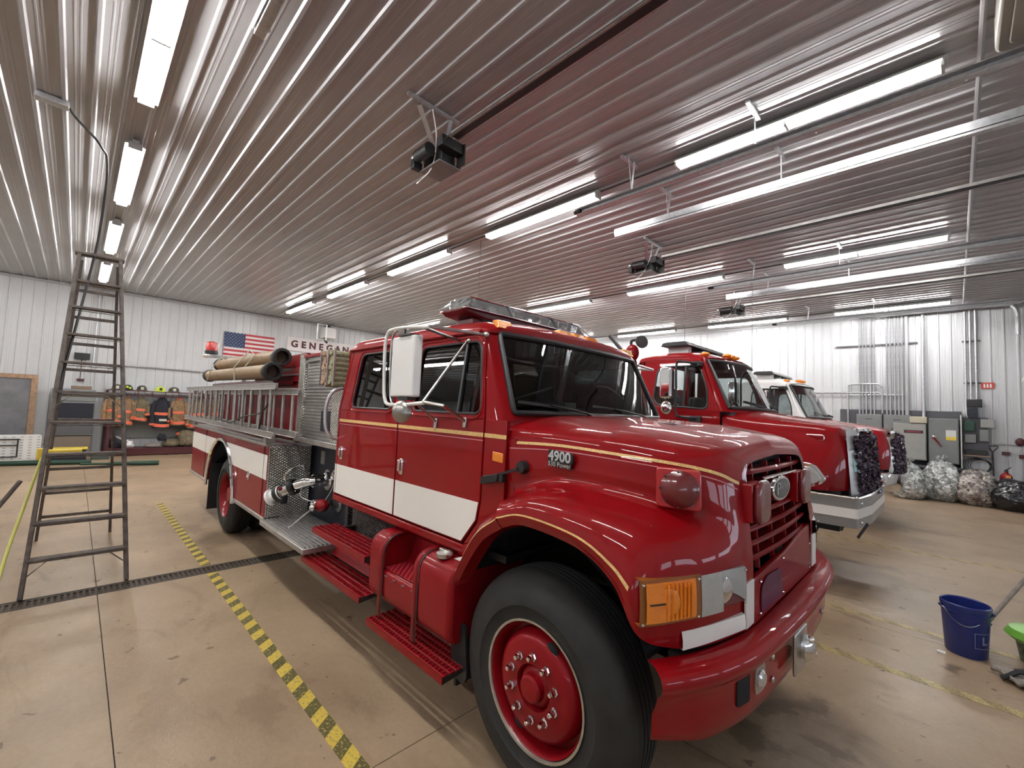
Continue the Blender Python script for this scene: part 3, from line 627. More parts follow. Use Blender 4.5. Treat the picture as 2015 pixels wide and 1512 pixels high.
# --- cab
def tumble(z): return 0.0 if z < 1.80 else (z-1.80)*.13
def side_fn(y0, mir=False):
    def fn(u, v, w):
        y = y0 + tumble(v) + w
        return (u, 2*YC-y if mir else y, v)
    return fn
def lower_fn(mir):
    def fn(u, v, w):
        y = CS + w; return (u, 2*YC-y if mir else y, v)
    return fn
DR = [('rear', -3.965, -2.948), ('front', -2.935, -1.965)]
for mir in (0, 1):
    Yf = (lambda y: 2*YC-y) if mir else (lambda y: y)
    sf = side_fn(CS, mir); lf = lower_fn(mir)
    def MM(q):
        if mir: q.v = [(x, 2*YC-y, z) for x, y, z in q.v]
        return q
    # doors
    for nm, x0, x1 in DR:
        d = thing_part('door', T1)
        if nm == 'rear':
            low = [(x0, 1.80), (x0, 1.045), (x1, 1.045), (x1, 1.80)]; up = [(x0, 1.80), (x1, 1.80), (x1, 2.352), (x0+.07, 2.352)]
            win = rpoly([(-3.75, 1.83), (-3.05, 1.83), (-3.05, 2.30), (-3.71, 2.30)], .07)
        else:
            low = [(x0, 1.80), (x0, 1.045), (-2.13, 1.045), (-2.0, 1.20), (-1.975, 1.33), (x1, 1.80)]; up = [(x0, 1.80), (x1, 1.80), (-2.065, 2.352), (x0, 2.352)]
            win = rpoly([(-2.76, 1.83), (-2.0, 1.83), (-2.09, 2.29), (-2.76, 2.29)], .07)
        q = M().plate(low, [], .03, lf, .006)
        wu = [(u, max(v, 1.801)) for u, v in win]
        q.plate(up, [win], .03, sf, .006)
        part(q, 'door_skin', RED, d, smooth=30)
        # raised bead round the window
        part(M().tube([sf(u, v, -.016) for u, v in rpoly([(win[0][0]*0+min(p[0] for p in win)-.035, 1.80), (max(p[0] for p in win)+.025, 1.80), (max(p[0] for p in win)+.025-(.085 if nm == 'front' else 0), 2.325), (min(p[0] for p in win)-.035+(.03 if nm == 'rear' else 0), 2.325)], .09)], .007, 6, True), 'window_bead', RED, d)
        part(M().tube([sf(u, v, -.014) for u, v in win], .008, 6, True), 'window_seal', GASK, d)
        part(M().plate(win, [], .006, lambda u, v, w: sf(u, v, w+.004), .001), 'window_glass', GLASSD, d, smooth=0)
        if nm == 'front':
            part(M().bar(sf(-2.235, 1.83, -.004), sf(-2.235, 2.29, -.004), .02, .02), 'vent_divider', GASK, d)
        hx = x0+.085 if nm == 'rear' else x0+.075
        part(MM(M().prism(rpoly([(hx-.022, 1.36), (hx+.026, 1.36), (hx+.026, 1.475), (hx-.022, 1.475)], .012), lambda u, v, w: (u, w, v), CS-.024, CS-.012).prism(rpoly([(hx-.012, 1.385), (hx+.016, 1.385), (hx+.016, 1.465), (hx-.012, 1.465)], .008), lambda u, v, w: (u, w, v), CS-.045, CS-.02)), 'door_handle', CHROME, d, bevel=.003)
        part(MM(M().lathe([(.001, .005), (.014, .004), (.016, 0)], (hx, CS-.014, 1.322), (0, -1, 0), 16)), 'key_lock', RED, d)
        part(MM(M().prism([(x0+.004, 1.055), (x1-.004 if nm == 'rear' else -2.132, 1.055)] + ([(-2.006, 1.205), (-1.985, 1.31)] if nm == 'front' else [(x1-.004, 1.31)]) + [(x0+.004, 1.31)], lambda u, v, w: (u, w, v), CS-.0175, CS-.0155)), 'white_stripe', REFW, d, smooth=0)
        part(MM(M().prism([(x0+.004, 1.695), (x1-.002, 1.695), (x1-.002, 1.720), (x0+.004, 1.720)], lambda u, v, w: (u, w, v), CS-.0172, CS-.0155)), 'belt_stripe', GOLD, d, smooth=0)
        part(MM(M().prism([(x0+.004, 1.672), (x1-.002, 1.672), (x1-.002, 1.677), (x0+.004, 1.677)], lambda u, v, w: (u, w, v), CS-.0172, CS-.0155)), 'pinstripe', PINK, d, smooth=0)
    # cowl side, sill, rear corner
    part(M().plate([(-1.953, 1.80), (-1.963, 1.33), (-1.99, 1.19), (-2.11, 1.04), (-1.96, 1.09), (-1.86, 1.16), (-1.773, 1.24), (-1.773, 1.80)], [], .03, lf, .004).plate([(-2.12, 1.03), (-2.16, .97), (-2.03, .97), (-2.03, 1.07)], [], .03, lf, .004), 'cowl_side', RED, T1, smooth=30)
    part(MM(M().box(-1.80, -1.715, CS+.008, CS+.03, 1.25, 1.70)), 'cowl_filler', RED, T1)
    part(MM(M().prism([(-1.955, 1.695), (-1.77, 1.695), (-1.77, 1.718), (-1.955, 1.720)], lambda u, v, w: (u, w, v), CS-.0172, CS-.0155)), 'belt_stripe', GOLD, T1, smooth=0)
    part(MM(M().prism([(CS-.02, 1.035), (CS+.06, 1.035), (CS+.06, .965), (CS+.01, .965), (CS-.02, .985)], lambda u, v, w: (w, u, v), -4.0, -2.11)), 'sill', RED, T1, bevel=.008)
    part(M().plate([(-4.0, 1.80), (-4.0, 1.03), (-3.972, 1.03), (-3.972, 1.80)], [], .03, lf, .003).plate([(-4.0, 1.80), (-3.972, 1.80), (-3.903, 2.352), (-3.945, 2.352)], [], .03, sf, .003), 'rear_corner', RED, T1)
    part(MM(M().prism([(-3.995, 1.055), (-3.972, 1.055), (-3.972, 1.31), (-3.995, 1.31)], lambda u, v, w: (u, w, v), CS-.0175, CS-.0155)), 'white_stripe', REFW, T1, smooth=0)
# front surround of windshield: plan curve at two heights, loft with opening
def frontplan(t):   # t 0 bottom z1.80 -> 1 top z2.39
    z = 1.80 + .57*t; xr = -.255*t; s = CS + .003 + tumble(z)
    return [Vector((-1.952-.11*t, s-.015, z)), Vector((-1.90+xr*.75, s-.008, z)), Vector((-1.855+xr*.9, s+.012, z)), Vector((-1.825+xr, s+.055, z)), Vector((-1.805+xr, s+.12, z)), Vector((-1.775+xr, s+.35, z)), Vector((-1.755+xr, YC-.3, z)), Vector((-1.75+xr, YC, z))]
FS = Surf([frontplan(t) for t in (0, .33, .66, 1)])
m = M()
FS.mesh(m, 0, 3, 0, 3.55, 12, 22); FS.mesh(m, 0, .22, 3.55, 7, 2, 16); FS.mesh(m, 2.86, 3, 3.55, 7, 2, 16); m.mirror(YC)
part(m, 'windshield_surround', RED, T1, smooth=60)
part(M().grid([[Vector((p.x+.004, p.y, 1.69)) for p in frontplan(0)], frontplan(0), frontplan(.03)]).mirror(YC), 'cowl_skirt', RED, T1, smooth=60)
ws = thing_part('windshield', T1)
m = M(); FS.mesh(m, .20, 2.88, 3.5, 7, 8, 16, .004, -1); m.mirror(YC); part(m, 'windshield_glass', GLASS, ws)
lo = [FS(.22, 3.55+(7-3.55)*k/14) for k in range(15)]; hi = [FS(2.86, 3.55+(7-3.55)*k/14) for k in range(15)]
sd = [FS(.22+(2.86-.22)*k/8, 3.55) for k in range(1, 8)]
half = lo[::-1][:-1]; 
def rc(a, b, c): return [a*(1-t)**2 + b*2*t*(1-t) + c*t*t for t in (0, .25, .5, .75, 1)]
half = lo[::-1][:-2] + rc(lo[1], lo[0], sd[0]) + sd[1:-1] + rc(sd[-1], hi[0], hi[1]) + hi[2:]
loop = half + [Vector((p.x, 2*YC-p.y, p.z)) for p in half[::-1]][1:-1]
nsh = Vector((.012, 0, .004))
part(M().tube([p+nsh for p in loop], .017, 8, True), 'windshield_gasket', GASK, ws)
# corner fillets hide square glass corners
for a, b in ((1.93, -2.66), (3.55, 1.0)):
    pass
for (yp, ys) in ((2.62, 2.12), (3.36, 2.86)):     # wipers
    wp = thing_part('wiper', T1)
    b0 = Vector((-1.735, yp, 1.815)); b1 = FS(.45, 6) ; xx = -1.775-.255*.16
    tip = Vector((xx+.012, ys, 1.90))
    part(M().tube([b0, b0*.6+tip*.4+Vector((.03,0,.012)), tip+Vector((.02,0,0))], [.012, .008, .005], 6), 'wiper_arm', BLACK, wp)
    part(M().bar(tip + Vector((.006, -.28, .012)), tip + Vector((.012, .30, -.022)), .01, .018), 'wiper_blade', BLACK, wp)
q = M().grid([[Vector((x, HS(0, 5+3*k/10).y + (.012 if x < -1.8 else 0), HS(0, 5+3*k/10).z - (.004 if x > -1.8 else -.008))) for k in range(11)] for x in (-1.745, -1.78, -1.96)]).mirror(YC); part(q, 'cowl', RED, T1, smooth=50)
# roof
def roofrow(x, zed, zc, ins=0.0, drop=0.0):
    s = CS + .055 + ins
    half_ = [(x, s-.005, 2.345+drop), (x, s, 2.375+drop), (x, s+.015, zed-.015), (x, s+.05, zed+.012), (x, s+.14, zed+.035), (x, s+.5, (zed+.035)*.35+zc*.65), (x, YC, zc)]
    return half_
RR = [roofrow(-3.94, 2.36, 2.37, .04, .0), roofrow(-3.93, 2.40, 2.44, .01), roofrow(-3.86, 2.425, 2.49), roofrow(-3.4, 2.43, 2.515), roofrow(-2.7, 2.43, 2.52), roofrow(-2.25, 2.415, 2.505), roofrow(-2.13, 2.395, 2.475), ]
RR = [r[:-1] + [(r[-1][0], YC, r[-1][2])] for r in RR]
RR.append([(-2.075, CS+.07, 2.345), (-2.07, CS+.085, 2.36), (-2.065, CS+.11, 2.372), (-2.055, CS+.16, 2.385), (-2.04, CS+.26, 2.405), (-2.02, CS+.55, 2.425), (-2.015, YC, 2.43)])
RR.append([(-2.075, CS+.07, 2.34), (-2.062, CS+.085, 2.345), (-2.058, CS+.11, 2.348), (-2.048, CS+.16, 2.35), (-2.035, CS+.26, 2.352), (-2.005, CS+.55, 2.352), (-1.998, YC, 2.352)])
RS = Surf(RR); m = M(); RS.mesh(m, 0, 8, 0, 6, 56, 40); m.mirror(YC); part(m, 'roof', RED, T1, smooth=60)
part(M().tube([(-3.96, CS+.045, 2.352), (-2.9, CS+.045, 2.357), (-2.1, CS+.045, 2.35)], .011, 6), 'drip_rail', RED, T1)
part(M().tube([(-3.96, 2*YC-CS-.045, 2.352), (-2.1, 2*YC-CS-.045, 2.35)], .011, 6), 'drip_rail', RED, T1)
for y in (1.955, 2.55, 2.72, 2.89, 3.485):
    p = RS(6.55, 6*min(1, (.0+1)) if 0 else 5.6 if abs(y-YC) < .3 else 4.0); z = 2.440 if abs(y-YC) < .3 else 2.415; xq = -2.055 if abs(y-YC) < .3 else -2.085
    part(M().prism(rpoly([(-.070, -.030), (.070, -.030), (.062, .028), (-.062, .028)], .008), lambda u, v, w: (xq+.018+w-.55*v, y+u, z+v), -.04, .012), 'marker_light', AMB, T1, bevel=.005)
# cab rear wall, floor, interior
part(M().box(-4.0, -3.965, CS+.01, 2*YC-CS-.01, 1.0, 1.85).box(-3.97, -3.93, CS+.06, 2.1, 1.85, 2.36).box(-3.97, -3.93, 3.34, 2*YC-CS-.06, 1.85, 2.36).box(-3.97, -3.93, CS+.06, 2*YC-CS-.06, 2.27, 2.37), 'cab_rear_wall', RED, T1)
part(M().box(-3.95, -1.78, CS+.03, 2*YC-CS-.03, 1.0, 1.04), 'cab_floor', BLACK, T1)
part(M().prism([(-2.2, 1.45), (-1.95, 1.45), (-1.93, 1.78), (-2.05, 1.80), (-2.2, 1.76)], lambda u, v, w: (u, w, v), CS+.03, 2*YC-CS-.03), 'dashboard', INTER, T1, bevel=.02)
part(M().box(-1.95, -1.84, CS+.1, 2*YC-CS-.1, 1.0, 1.66), 'firewall', BLACK, T1)
for y in (2.15, 3.25):
    st = thing_part('seat', T1)
    part(M().box(-2.75, -2.3, y-.24, y+.24, 1.25, 1.42), 'seat_cushion', SEAT, st, bevel=.04)
    part(M().prism([(-2.86, 1.40), (-2.70, 1.40), (-2.80, 1.97), (-2.93, 1.97)], lambda u, v, w: (u, w, v), y-.22, y+.22), 'seat_back', SEAT, st, bevel=.04, seg=3)
part(M().box(-3.9, -3.4, CS+.1, 2*YC-CS-.1, 1.25, 1.42).box(-3.95, -3.8, CS+.1, 2*YC-CS-.1, 1.4, 1.95), 'bench_seat', SEAT, T1, bevel=.03)
part(M().tube([Vector((-2.33, 3.25, 1.70)) + Vector((-.09*math.sin(a)*.5, .21*math.cos(a), .19*math.sin(a))) for a in [2*PI*k/24 for k in range(24)]], .013, 6, True).bar((-2.33, 3.05, 1.70), (-2.33, 3.45, 1.70), .03, .02).cyl((-2.33, 3.25, 1.7), (-2.1, 3.25, 1.55), .025), 'steering_wheel', BLACK, T1)
for y0_ in (2.33,):
    part(M().box(-1.99, -1.92, 2.44, 2.56, 1.82, 1.93), 'dash_papers', PAPERW, T1, bevel=.004)

# --- mirror near side
for mir in (0, 1):
    def MM(q):
        if mir: q.v = [(x, 2*YC-y, z) for x, y, z in q.v]
        return q
    mr = thing_part('mirror', T1); ym = 1.40
    loop = rpoly([(-2.115, 2.315), (-2.595, 2.345), (-2.575, 1.862), (-2.12, 1.885)], [.02, .09, .07, .02], 6)
    i0 = max(range(len(loop)), key=lambda i: loop[i][0] + loop[i][1])
    fr = [(u, ym, v) for u, v in loop]
    path = cat([(-2.10, ym, 2.315), (-2.30, ym, 2.335), (-2.50, ym-.01, 2.338), (-2.565, ym-.01, 2.30), (-2.58, ym-.01, 2.2), (-2.565, ym-.01, 1.98), (-2.545, ym-.01, 1.90), (-2.49, ym-.01, 1.865), (-2.3, ym, 1.87), (-2.12, ym, 1.882)], 5)
    part(MM(M().tube(path, .011, 8)), 'mirror_loop', STEEL if 0 else WHITEP, mr)
    part(MM(M().tube([p*1.0 + Vector((.022, .03, 0)) for p in path[10:38]], .007, 6)), 'mirror_loop_inner', STEEL, mr)
    hd = M().prism(rpoly([(-2.49, 1.915), (-2.235, 1.915), (-2.235, 2.285), (-2.49, 2.285)], .015), lambda u, v, w: (u + w*.25, ym + w*.97, v), -.01, .045)
    part(MM(hd), 'mirror_head', WHITEP, mr, bevel=.008)
    part(MM(M().prism([(-2.475, 1.93), (-2.25, 1.93), (-2.25, 2.27), (-2.475, 2.27)], lambda u, v, w: (u + w*.25, ym + w*.97, v), .046, .049)), 'mirror_glass', CHROME, mr, smooth=0)
    part(MM(M().box(-2.41, -2.27, ym-.02, ym+.05, 2.285, 2.295).box(-2.40, -2.28, ym-.01, ym+.04, 1.895, 1.915).cyl((-2.36, ym, 2.28), (-2.36, ym, 2.34), .006, 8).cyl((-2.36, ym, 1.86), (-2.36, ym, 1.92), .008, 8)), 'mirror_clamp', BLACK, mr)
    part(MM(M().lathe([(.001, .035), (.03, .032), (.055, .02), (.068, 0), (.066, -.006), (.001, -.006)], (-2.335, ym-.01, 1.825), (.45, -.9, .0), 24)), 'convex_mirror', mat('dull_mirror', (.35, .34, .32), .3, .9), mr)
    A = (-2.105, ym, 2.318); Bq = (-2.115, ym, 1.885)
    yc_ = CS + tumble(2.33) - .005
    part(MM(M().tube([A, (-2.06, yc_, 2.325)], .010, 8)), 'mirror_arm', STEEL, mr); part(MM(M().tube([(-2.16, ym, 2.318), (-2.33, yc_-.01, 2.312)], .010, 8)), 'mirror_arm', STEEL, mr)
    part(MM(M().tube([Bq, (-1.94, ym+.05, 1.865), (-2.15, CS-.02, 1.79)], .009, 8)) if 0 else MM(M().tube([Bq, (-2.05, ym+.04, 1.878), (-2.145, CS-.025, 1.785)][:1] + [(-2.02, ym+.06, 1.872), (-2.14, CS-.022, 1.782)], .010, 8)), 'mirror_arm', STEEL, mr)
    part(MM(M().tube([(-2.20, ym, 1.88), (-2.45, CS-.02, 1.765)], .008, 8)), 'mirror_arm', STEEL, mr)
    part(MM(M().tube([(-2.145, ym+.01, 1.885), (-2.215, CS-.04+tumble(2.3), 2.29)], .009, 8)), 'mirror_brace', STEEL, mr)
    for (x, z) in ((-2.14, 1.775), (-2.45, 1.755)): part(MM(M().prism(rpoly([(x-.018, z-.035), (x+.012, z-.035), (x+.018, z+.03), (x-.012, z+.03)], .008), lambda u, v, w: (u, w, v), CS-.026, CS-.014)), 'mirror_bracket', STEEL, mr, bevel=.003)
    part(MM(M().ball((-2.055, yc_-.012, 2.325), .02, 10, 6).ball((-2.215, yc_-.02, 2.30), .014, 8, 6)), 'mirror_bracket', STEEL, mr)
# --- light bar on the roof
lb = thing_part('light_bar', T1); xb = -2.62
def lbsec(y, w, z0, h): return [(xb-w, y, z0), (xb-w*.55, y, z0+h), (xb+w*.55, y, z0+h), (xb+w, y, z0), (xb-w, y, z0)]
m = M(); yl0, yl1 = 1.93, 3.45
m.grid([lbsec(yl0-.005, .02, 2.60, .01), lbsec(yl0, .13, 2.588, .02), lbsec(yl0+.10, .165, 2.588, .105), lbsec(yl1-.10, .165, 2.588, .105), lbsec(yl1, .13, 2.588, .02), lbsec(yl1+.005, .02, 2.60, .01)])
part(m, 'light_bar_dome', CLEAR, lb, smooth=20)
part(M().prism([(yl0+.01, 2.585), (yl0+.05, 2.56), (yl0+.22, 2.535), (yl1-.22, 2.535), (yl1-.05, 2.56), (yl1-.01, 2.585)], lambda u, v, w: (w, u, v), xb-.15, xb+.15), 'light_bar_base', mat('dark_red_base', (.09, .012, .02), .35, 0, .5), lb, bevel=.01)
part(M().box(xb-.17, xb+.17, yl0+.005, yl1-.005, 2.584, 2.594), 'light_bar_trim', CHROME, lb, bevel=.004)
for sx_ in (-1, 1):
    part(M().tube([(xb+sx_*.168, yl0+.0, 2.592), (xb+sx_*.165*.6, yl0+.10, 2.692), (xb+sx_*.165*.6, yl1-.10, 2.692), (xb+sx_*.168, yl1, 2.592)], .006, 6), 'dome_edge', CHROME, lb)
part(M().box(xb-.10, xb+.10, yl0+.10, yl1-.1, 2.60, 2.61).prism([(yl0+.03, 2.60), (yl0+.12, 2.675), (yl0+.125, 2.67), (yl0+.04, 2.60)], lambda u, v, w: (w, u, v), xb-.08, xb+.08), 'reflector_tray', HGREY, lb)
for y in (2.42, 2.96): part(M().prism([(xb-.168, 2.59), (xb-.10, 2.70), (xb+.10, 2.70), (xb+.168, 2.59)], lambda u, v, w: (u, w, v), y-.012, y+.012), 'light_bar_divider', GASK, lb)
for i, y in enumerate((2.02, 2.16, 2.30, 2.52, 2.69, 2.86, 3.05, 3.2, 3.34)):
    part(M().lathe([(.012, -.03), (.03, 0), (.045, .03)], (xb+.02, y, 2.63), (1, .6 if i % 2 else -.6, 0), 12).box(xb-.08, xb-.07, y-.05, y+.05, 2.60, 2.68), 'reflector', CHROME, lb)
for y in (2.1, 3.28): part(M().box(xb-.1, xb+.1, y-.04, y+.04, 2.42, 2.545), 'light_bar_foot', REDD, lb, bevel=.01)

# --- fuel tank and steps
tk = thing_part('fuel_tank', T1); x0, x1 = -2.985, -2.02
def tsec(x, notch): # section in (y,z)
    y0 = 1.60
    if not notch: P = rpoly([(y0, .52), (2.2, .52), (2.2, .97), (y0, .965)], [.13, .05, .05, .13], 5)
    return [(x, y, z) for y, z in P]
def solid(xa, xb_):
    P = rpoly([(1.575, .50), (2.2, .50), (2.2, .955), (1.575, .955)], [.10, .05, .05, .13], 6)
    return P
part(M().prism(solid(0, 0), lambda u, v, w: (w, u, v), -2.985, -2.80), 'tank_end', RED2, tk, bevel=.03, seg=3)
part(M().prism(solid(0, 0), lambda u, v, w: (w, u, v), -2.36, -2.02), 'tank_end', RED2, tk, bevel=.03, seg=3)
part(M().prism(rpoly([(1.58, .50), (2.2, .50), (2.2, .955), (1.86, .955), (1.80, .74), (1.60, .735), (1.58, .71)], [.09, .05, .05, .03, .05, .02, .02], 5), lambda u, v, w: (w, u, v), -2.82, -2.34), 'tank_body', RED2, tk, smooth=50)
part(M().box(-2.79, -2.37, 1.60, 1.80, .738, .744), 'step_well_tread', TREADR, tk)
for i in range(4): part(M().ball((-2.74+i*.11, 1.578, .70), .014, 8, 5, (1.6, .5, .6)), 'drain_slot', BLACK if 0 else REDD, tk)
for x in (-2.80, -2.37):
    P = rpoly([(1.568, .42), (1.568, .963), (2.25, .963)], [0, .14, 0], 8)
    part(M().grid([[(x-.022, u, v), (x+.022, u, v)] for u, v in P]), 'tank_strap', RED2, tk, solid=.01)
    part(M().grid([[(x+.022, u+.002, v-.002), (x+.034, u+.002, v-.002)] for u, v in P[:-1]]), 'strap_liner', BLACK, tk)
cap = thing_part('fuel_cap', T1)
part(M().lathe([(.05, 0), (.052, .025), (.045, .03), (.001, .032)], (-2.2, 1.66, .955), (0, 0, 1), 20), 'cap_ring', STEEL, cap); part(M().box(-2.245, -2.155, 1.648, 1.672, .985, 1.0), 'cap_grip', CHROME, cap, bevel=.004)
part(M().box(-2.13, -2.05, 1.68, 1.75, .9555, .9575), 'tank_label', PAPERW, T1)
def step(parent, x0, x1, y0, y1, z, rows, mat_, name='step'):
    st = thing_part(name, parent)
    n = rows; wd = (y1-y0)/n
    for i in range(n):
        a = y0 + i*wd; part(M().box(x0, x1, a+.004, a+wd-.006, z-.012, z), 'step_bar', mat_, st, bevel=.004)
    q = M(); k = 0; x = x0+.02
    while x < x1-.02:
        for i in range(n): q.obox((x, y0+(i+.5)*wd, z+.003), (.008, 0, 0), (0, wd*.28, 0), (0, 0, .004))
        x += .032
    o = q.build('tread_teeth', mat_, st, smooth=0); o['kind'] = 'stuff'
    part(M().box(x0, x1, y0-.004, y0+.004, z-.045, z-.002), 'step_edge', mat_, st); 
    part(M().prism([(y0, z-.045), (y1, z-.02), (y1, z-.006), (y0, z-.01)], lambda u, v, w: (w, u, v), x1-.012, x1), 'step_bracket', CHAS, st)
    for xs_ in (x0+.1, x1-.2): part(M().box(xs_, xs_+.04, y1-.02, y1+.25, z-.05, z-.01), 'step_bracket', CHAS, st)
    return st
step(T1, -4.05, -3.05, 1.58, 1.80, .75, 5, RED2)
step(T1, -4.09, -2.98, 1.52, 1.72, .50, 4, RED2)
part(M().prism([(1.74, .50), (1.90, .70), (1.915, .69), (1.76, .49)], lambda u, v, w: (w, u, v), -4.0, -2.95), 'step_riser', RED2, T1)
step(T1, -2.86, -1.98, 1.52, 1.74, .40, 5, RED2)
part(M().prism([(1.76, .42), (1.86, .62), (1.875, .61), (1.78, .41)], lambda u, v, w: (w, u, v), -2.8, -2.05), 'step_riser', RED2, T1)
part(M().box(-4.0, -3.1, 1.92, 1.95, .55, 1.0), 'kick_panel', TREADD, T1)

# --- pumper body
def cmp(m, name, mt, **k): return part(m, name, mt, T1, **k)
BY = 1.52; bx0, bx1 = -9.45, -5.24
arch = [(-7.33 + .82*math.cos(a), .53 + .755*math.sin(a)) for a in [PI*(1-i/20) for i in range(21)]]
outer = [(bx0, .60), (bx0, 1.36), (bx1, 1.36), (bx1, .60), (arch[-1][0], .60)] + [p for p in arch[::-1] if p[1] > .60] + [(arch[0][0], .60)]
for mir in (0, 1):
    yb0 = 2*YC-BY if mir else BY; sg = -1 if mir else 1
    Y_ = lambda u, v, w: (u, yb0 + sg*(w+.015), v)
    cmp(M().plate(outer, [], .03, Y_, .005), 'body_side', RED2, smooth=30)
    st = []
    cmp(M().plate([(bx0+.005, 1.0), (bx0+.005, 1.265), (bx1-.005, 1.265), (bx1-.005, 1.0), (-6.645, 1.0)] + [(u*1.0, v) for u, v in arch[::-1] if v > 1.0] + [(-8.02, 1.0)], [], .004, lambda u, v, w: (u, yb0 + sg*(w-.003), v), .0005), 'body_stripe', REFW, smooth=0)
    cmp(M().tube([(u, yb0-sg*.012, v) for u, v in [(arch[0][0], .53)] + arch + [(arch[-1][0], .53)]], .026, 8), 'arch_trim', CHROME)
    for x in (-8.385, -5.36): cmp(M().box(x-.005, x+.005, yb0-sg*.006, yb0+sg*.001, .62, 1.355), 'door_gap', BLACK, smooth=0)
    cmp(M().box(-6.44, -6.432, yb0-.004, yb0+.004, .62, 1.0), 'door_gap', REDD, smooth=0)
    l_ = thing_part('compartment_latch', T1); part(M().lathe([(.05, 0), (.05, .012), (.038, .016), (.03, .006), (.001, .004)], (-5.90, yb0, .965), (0, -sg, 0), 24), 'latch_dish', CHROME, l_); part(M().box(-5.93, -5.87, yb0-sg*.02, yb0, .955, .975), 'latch_grip', CHROME, l_, bevel=.004)
    cmp(M().box(bx0-.03, -8.17, yb0-.012, yb0+.012, .555, .60), 'rub_rail', ALU, bevel=.006); cmp(M().box(-6.50, bx1, yb0-.012, yb0+.012, .555, .60), 'rub_rail', ALU, bevel=.006)
    cmp(M().box(bx0, bx1, yb0-sg*.03, yb0+sg*.25, 1.36, 1.395), 'body_cap', ALU, bevel=.006)
    cmp(M().box(-8.12, -8.10, yb0+sg*.02, yb0+sg*.40, .16, .85), 'mud_flap', BLACK)
cmp(M().box(bx0, -8.17, BY+.03, 2*YC-BY-.03, .6, 1.36).box(-6.5, bx1, BY+.03, 2.2, .6, 1.36).box(-6.5, bx1, 3.24, 2*YC-BY-.03, .6, 1.36).box(-8.2, -6.45, 2.05, 3.4, 1.0, 1.36), 'body_core', BLACKM, smooth=0)
cmp(M().box(bx1-.001, bx1+.012, BY+.005, 1.97, .60, 1.36), 'corner_tread_plate', TREAD, bevel=.003)
cmp(M().box(bx0-.06, bx1+.1, 1.86, 1.90, 1.395, 2.14), 'hose_bed_side', RED2); cmp(M().box(bx0-.06, bx1+.1, 3.54, 3.58, 1.395, 2.40), 'hose_bed_side', REDD)
cmp(M().box(-7.2, bx1+.06, 1.84, 1.87, 2.1, 2.42), 'hose_bed_panel', RED2); cmp(M().box(bx1-.0, bx1+.05, 1.78, 3.6, 1.4, 2.36), 'hose_bed_front', RED)
cmp(M().box(-6.1, -5.3, 1.835, 1.84, 2.17, 2.19), 'bed_trim', STEEL)
# running board
rb = thing_part('running_board', T1)
part(M().box(-5.235, -3.985, 1.48, 2.0, .535, .585), 'board_frame', ALU, rb, bevel=.006)
for i in range(13): part(M().box(-5.22, -4.0, 1.50+i*.038, 1.518+i*.038, .585, .594), 'board_rib', ALU, rb)
# pump module
cmp(M().box(-5.235, -4.14, 2.0, 2.05, .55, 1.45), 'pump_panel', NAVY); cmp(M().box(-4.16, -4.10, 1.92, 3.5, .55, 1.45), 'pump_side', TREADD)
cmp(M().box(-5.23, -4.07, 1.76, 2.05, 1.42, 1.475), 'pump_shelf', ALU, bevel=.006); cmp(M().box(-5.2, -4.1, 2.05, 3.4, .6, 2.2), 'pump_core', BLACKM)
cmp(M().box(-5.16, -4.08, 1.80, 1.83, 1.475, 2.03).box(-5.05, -4.42, 1.80, 1.83, 2.03, 2.35), 'pump_upper_panel', ALU)
q = M(); z = 1.49
while z < 2.02: q.box(-5.05, -4.09, 1.785, 1.80, z, z+.016); z += .034
o = cmp(q, 'panel_ribs', ALU, bevel=.003); o['kind'] = 'stuff'
cmp(M().box(-5.22, -5.06, 1.77, 1.83, 1.475, 2.39), 'tread_column', TREAD, bevel=.008); cmp(M().box(-4.30, -4.07, 1.778, 1.80, 1.48, 2.02), 'tread_column', TREAD, bevel=.004)
rd = thing_part('roller_shutter', T1)
for i in range(9): part(M().box(-4.98, -4.50, 1.782, 1.80, 2.045+i*.034, 2.074+i*.034), 'shutter_slat', ALU, rd, bevel=.005)
part(M().bar((-5.04, 1.77, 2.30), (-4.55, 1.77, 2.31), .02, .02), 'shutter_bar', STEEL, rd); part(M().box(-4.50, -4.44, 1.77, 1.80, 2.03, 2.345), 'shutter_track', GALV, rd)
cmp(M().box(-5.06, -4.40, 1.76, 1.84, 2.345, 2.375), 'top_trim', RED)
cmp(M().box(-4.53, -4.30, 1.775, 1.80, 1.57, 1.78), 'gauge_window', NAVY, bevel=.004)
cmp(M().box(-4.44, -4.06, 1.84, 1.87, 2.03, 2.36), 'crosslay_divider', RED)
gr = cat([(-4.0, CS, 2.0), (-4.0, 1.66, 1.96), (-4.02, 1.62, 1.85), (-4.02, 1.62, 1.66), (-4.0, 1.66, 1.56), (-3.99, CS, 1.53)], 5)
cmp(M().tube(gr, .016, 8), 'grab_rail', GALV)
# crosslay hoses between posts
for x in (-4.40, -4.23, -4.08): cmp(M().box(x-.007, x+.007, 1.685, 1.70, 2.03, 2.375), 'crosslay_post', ALU)
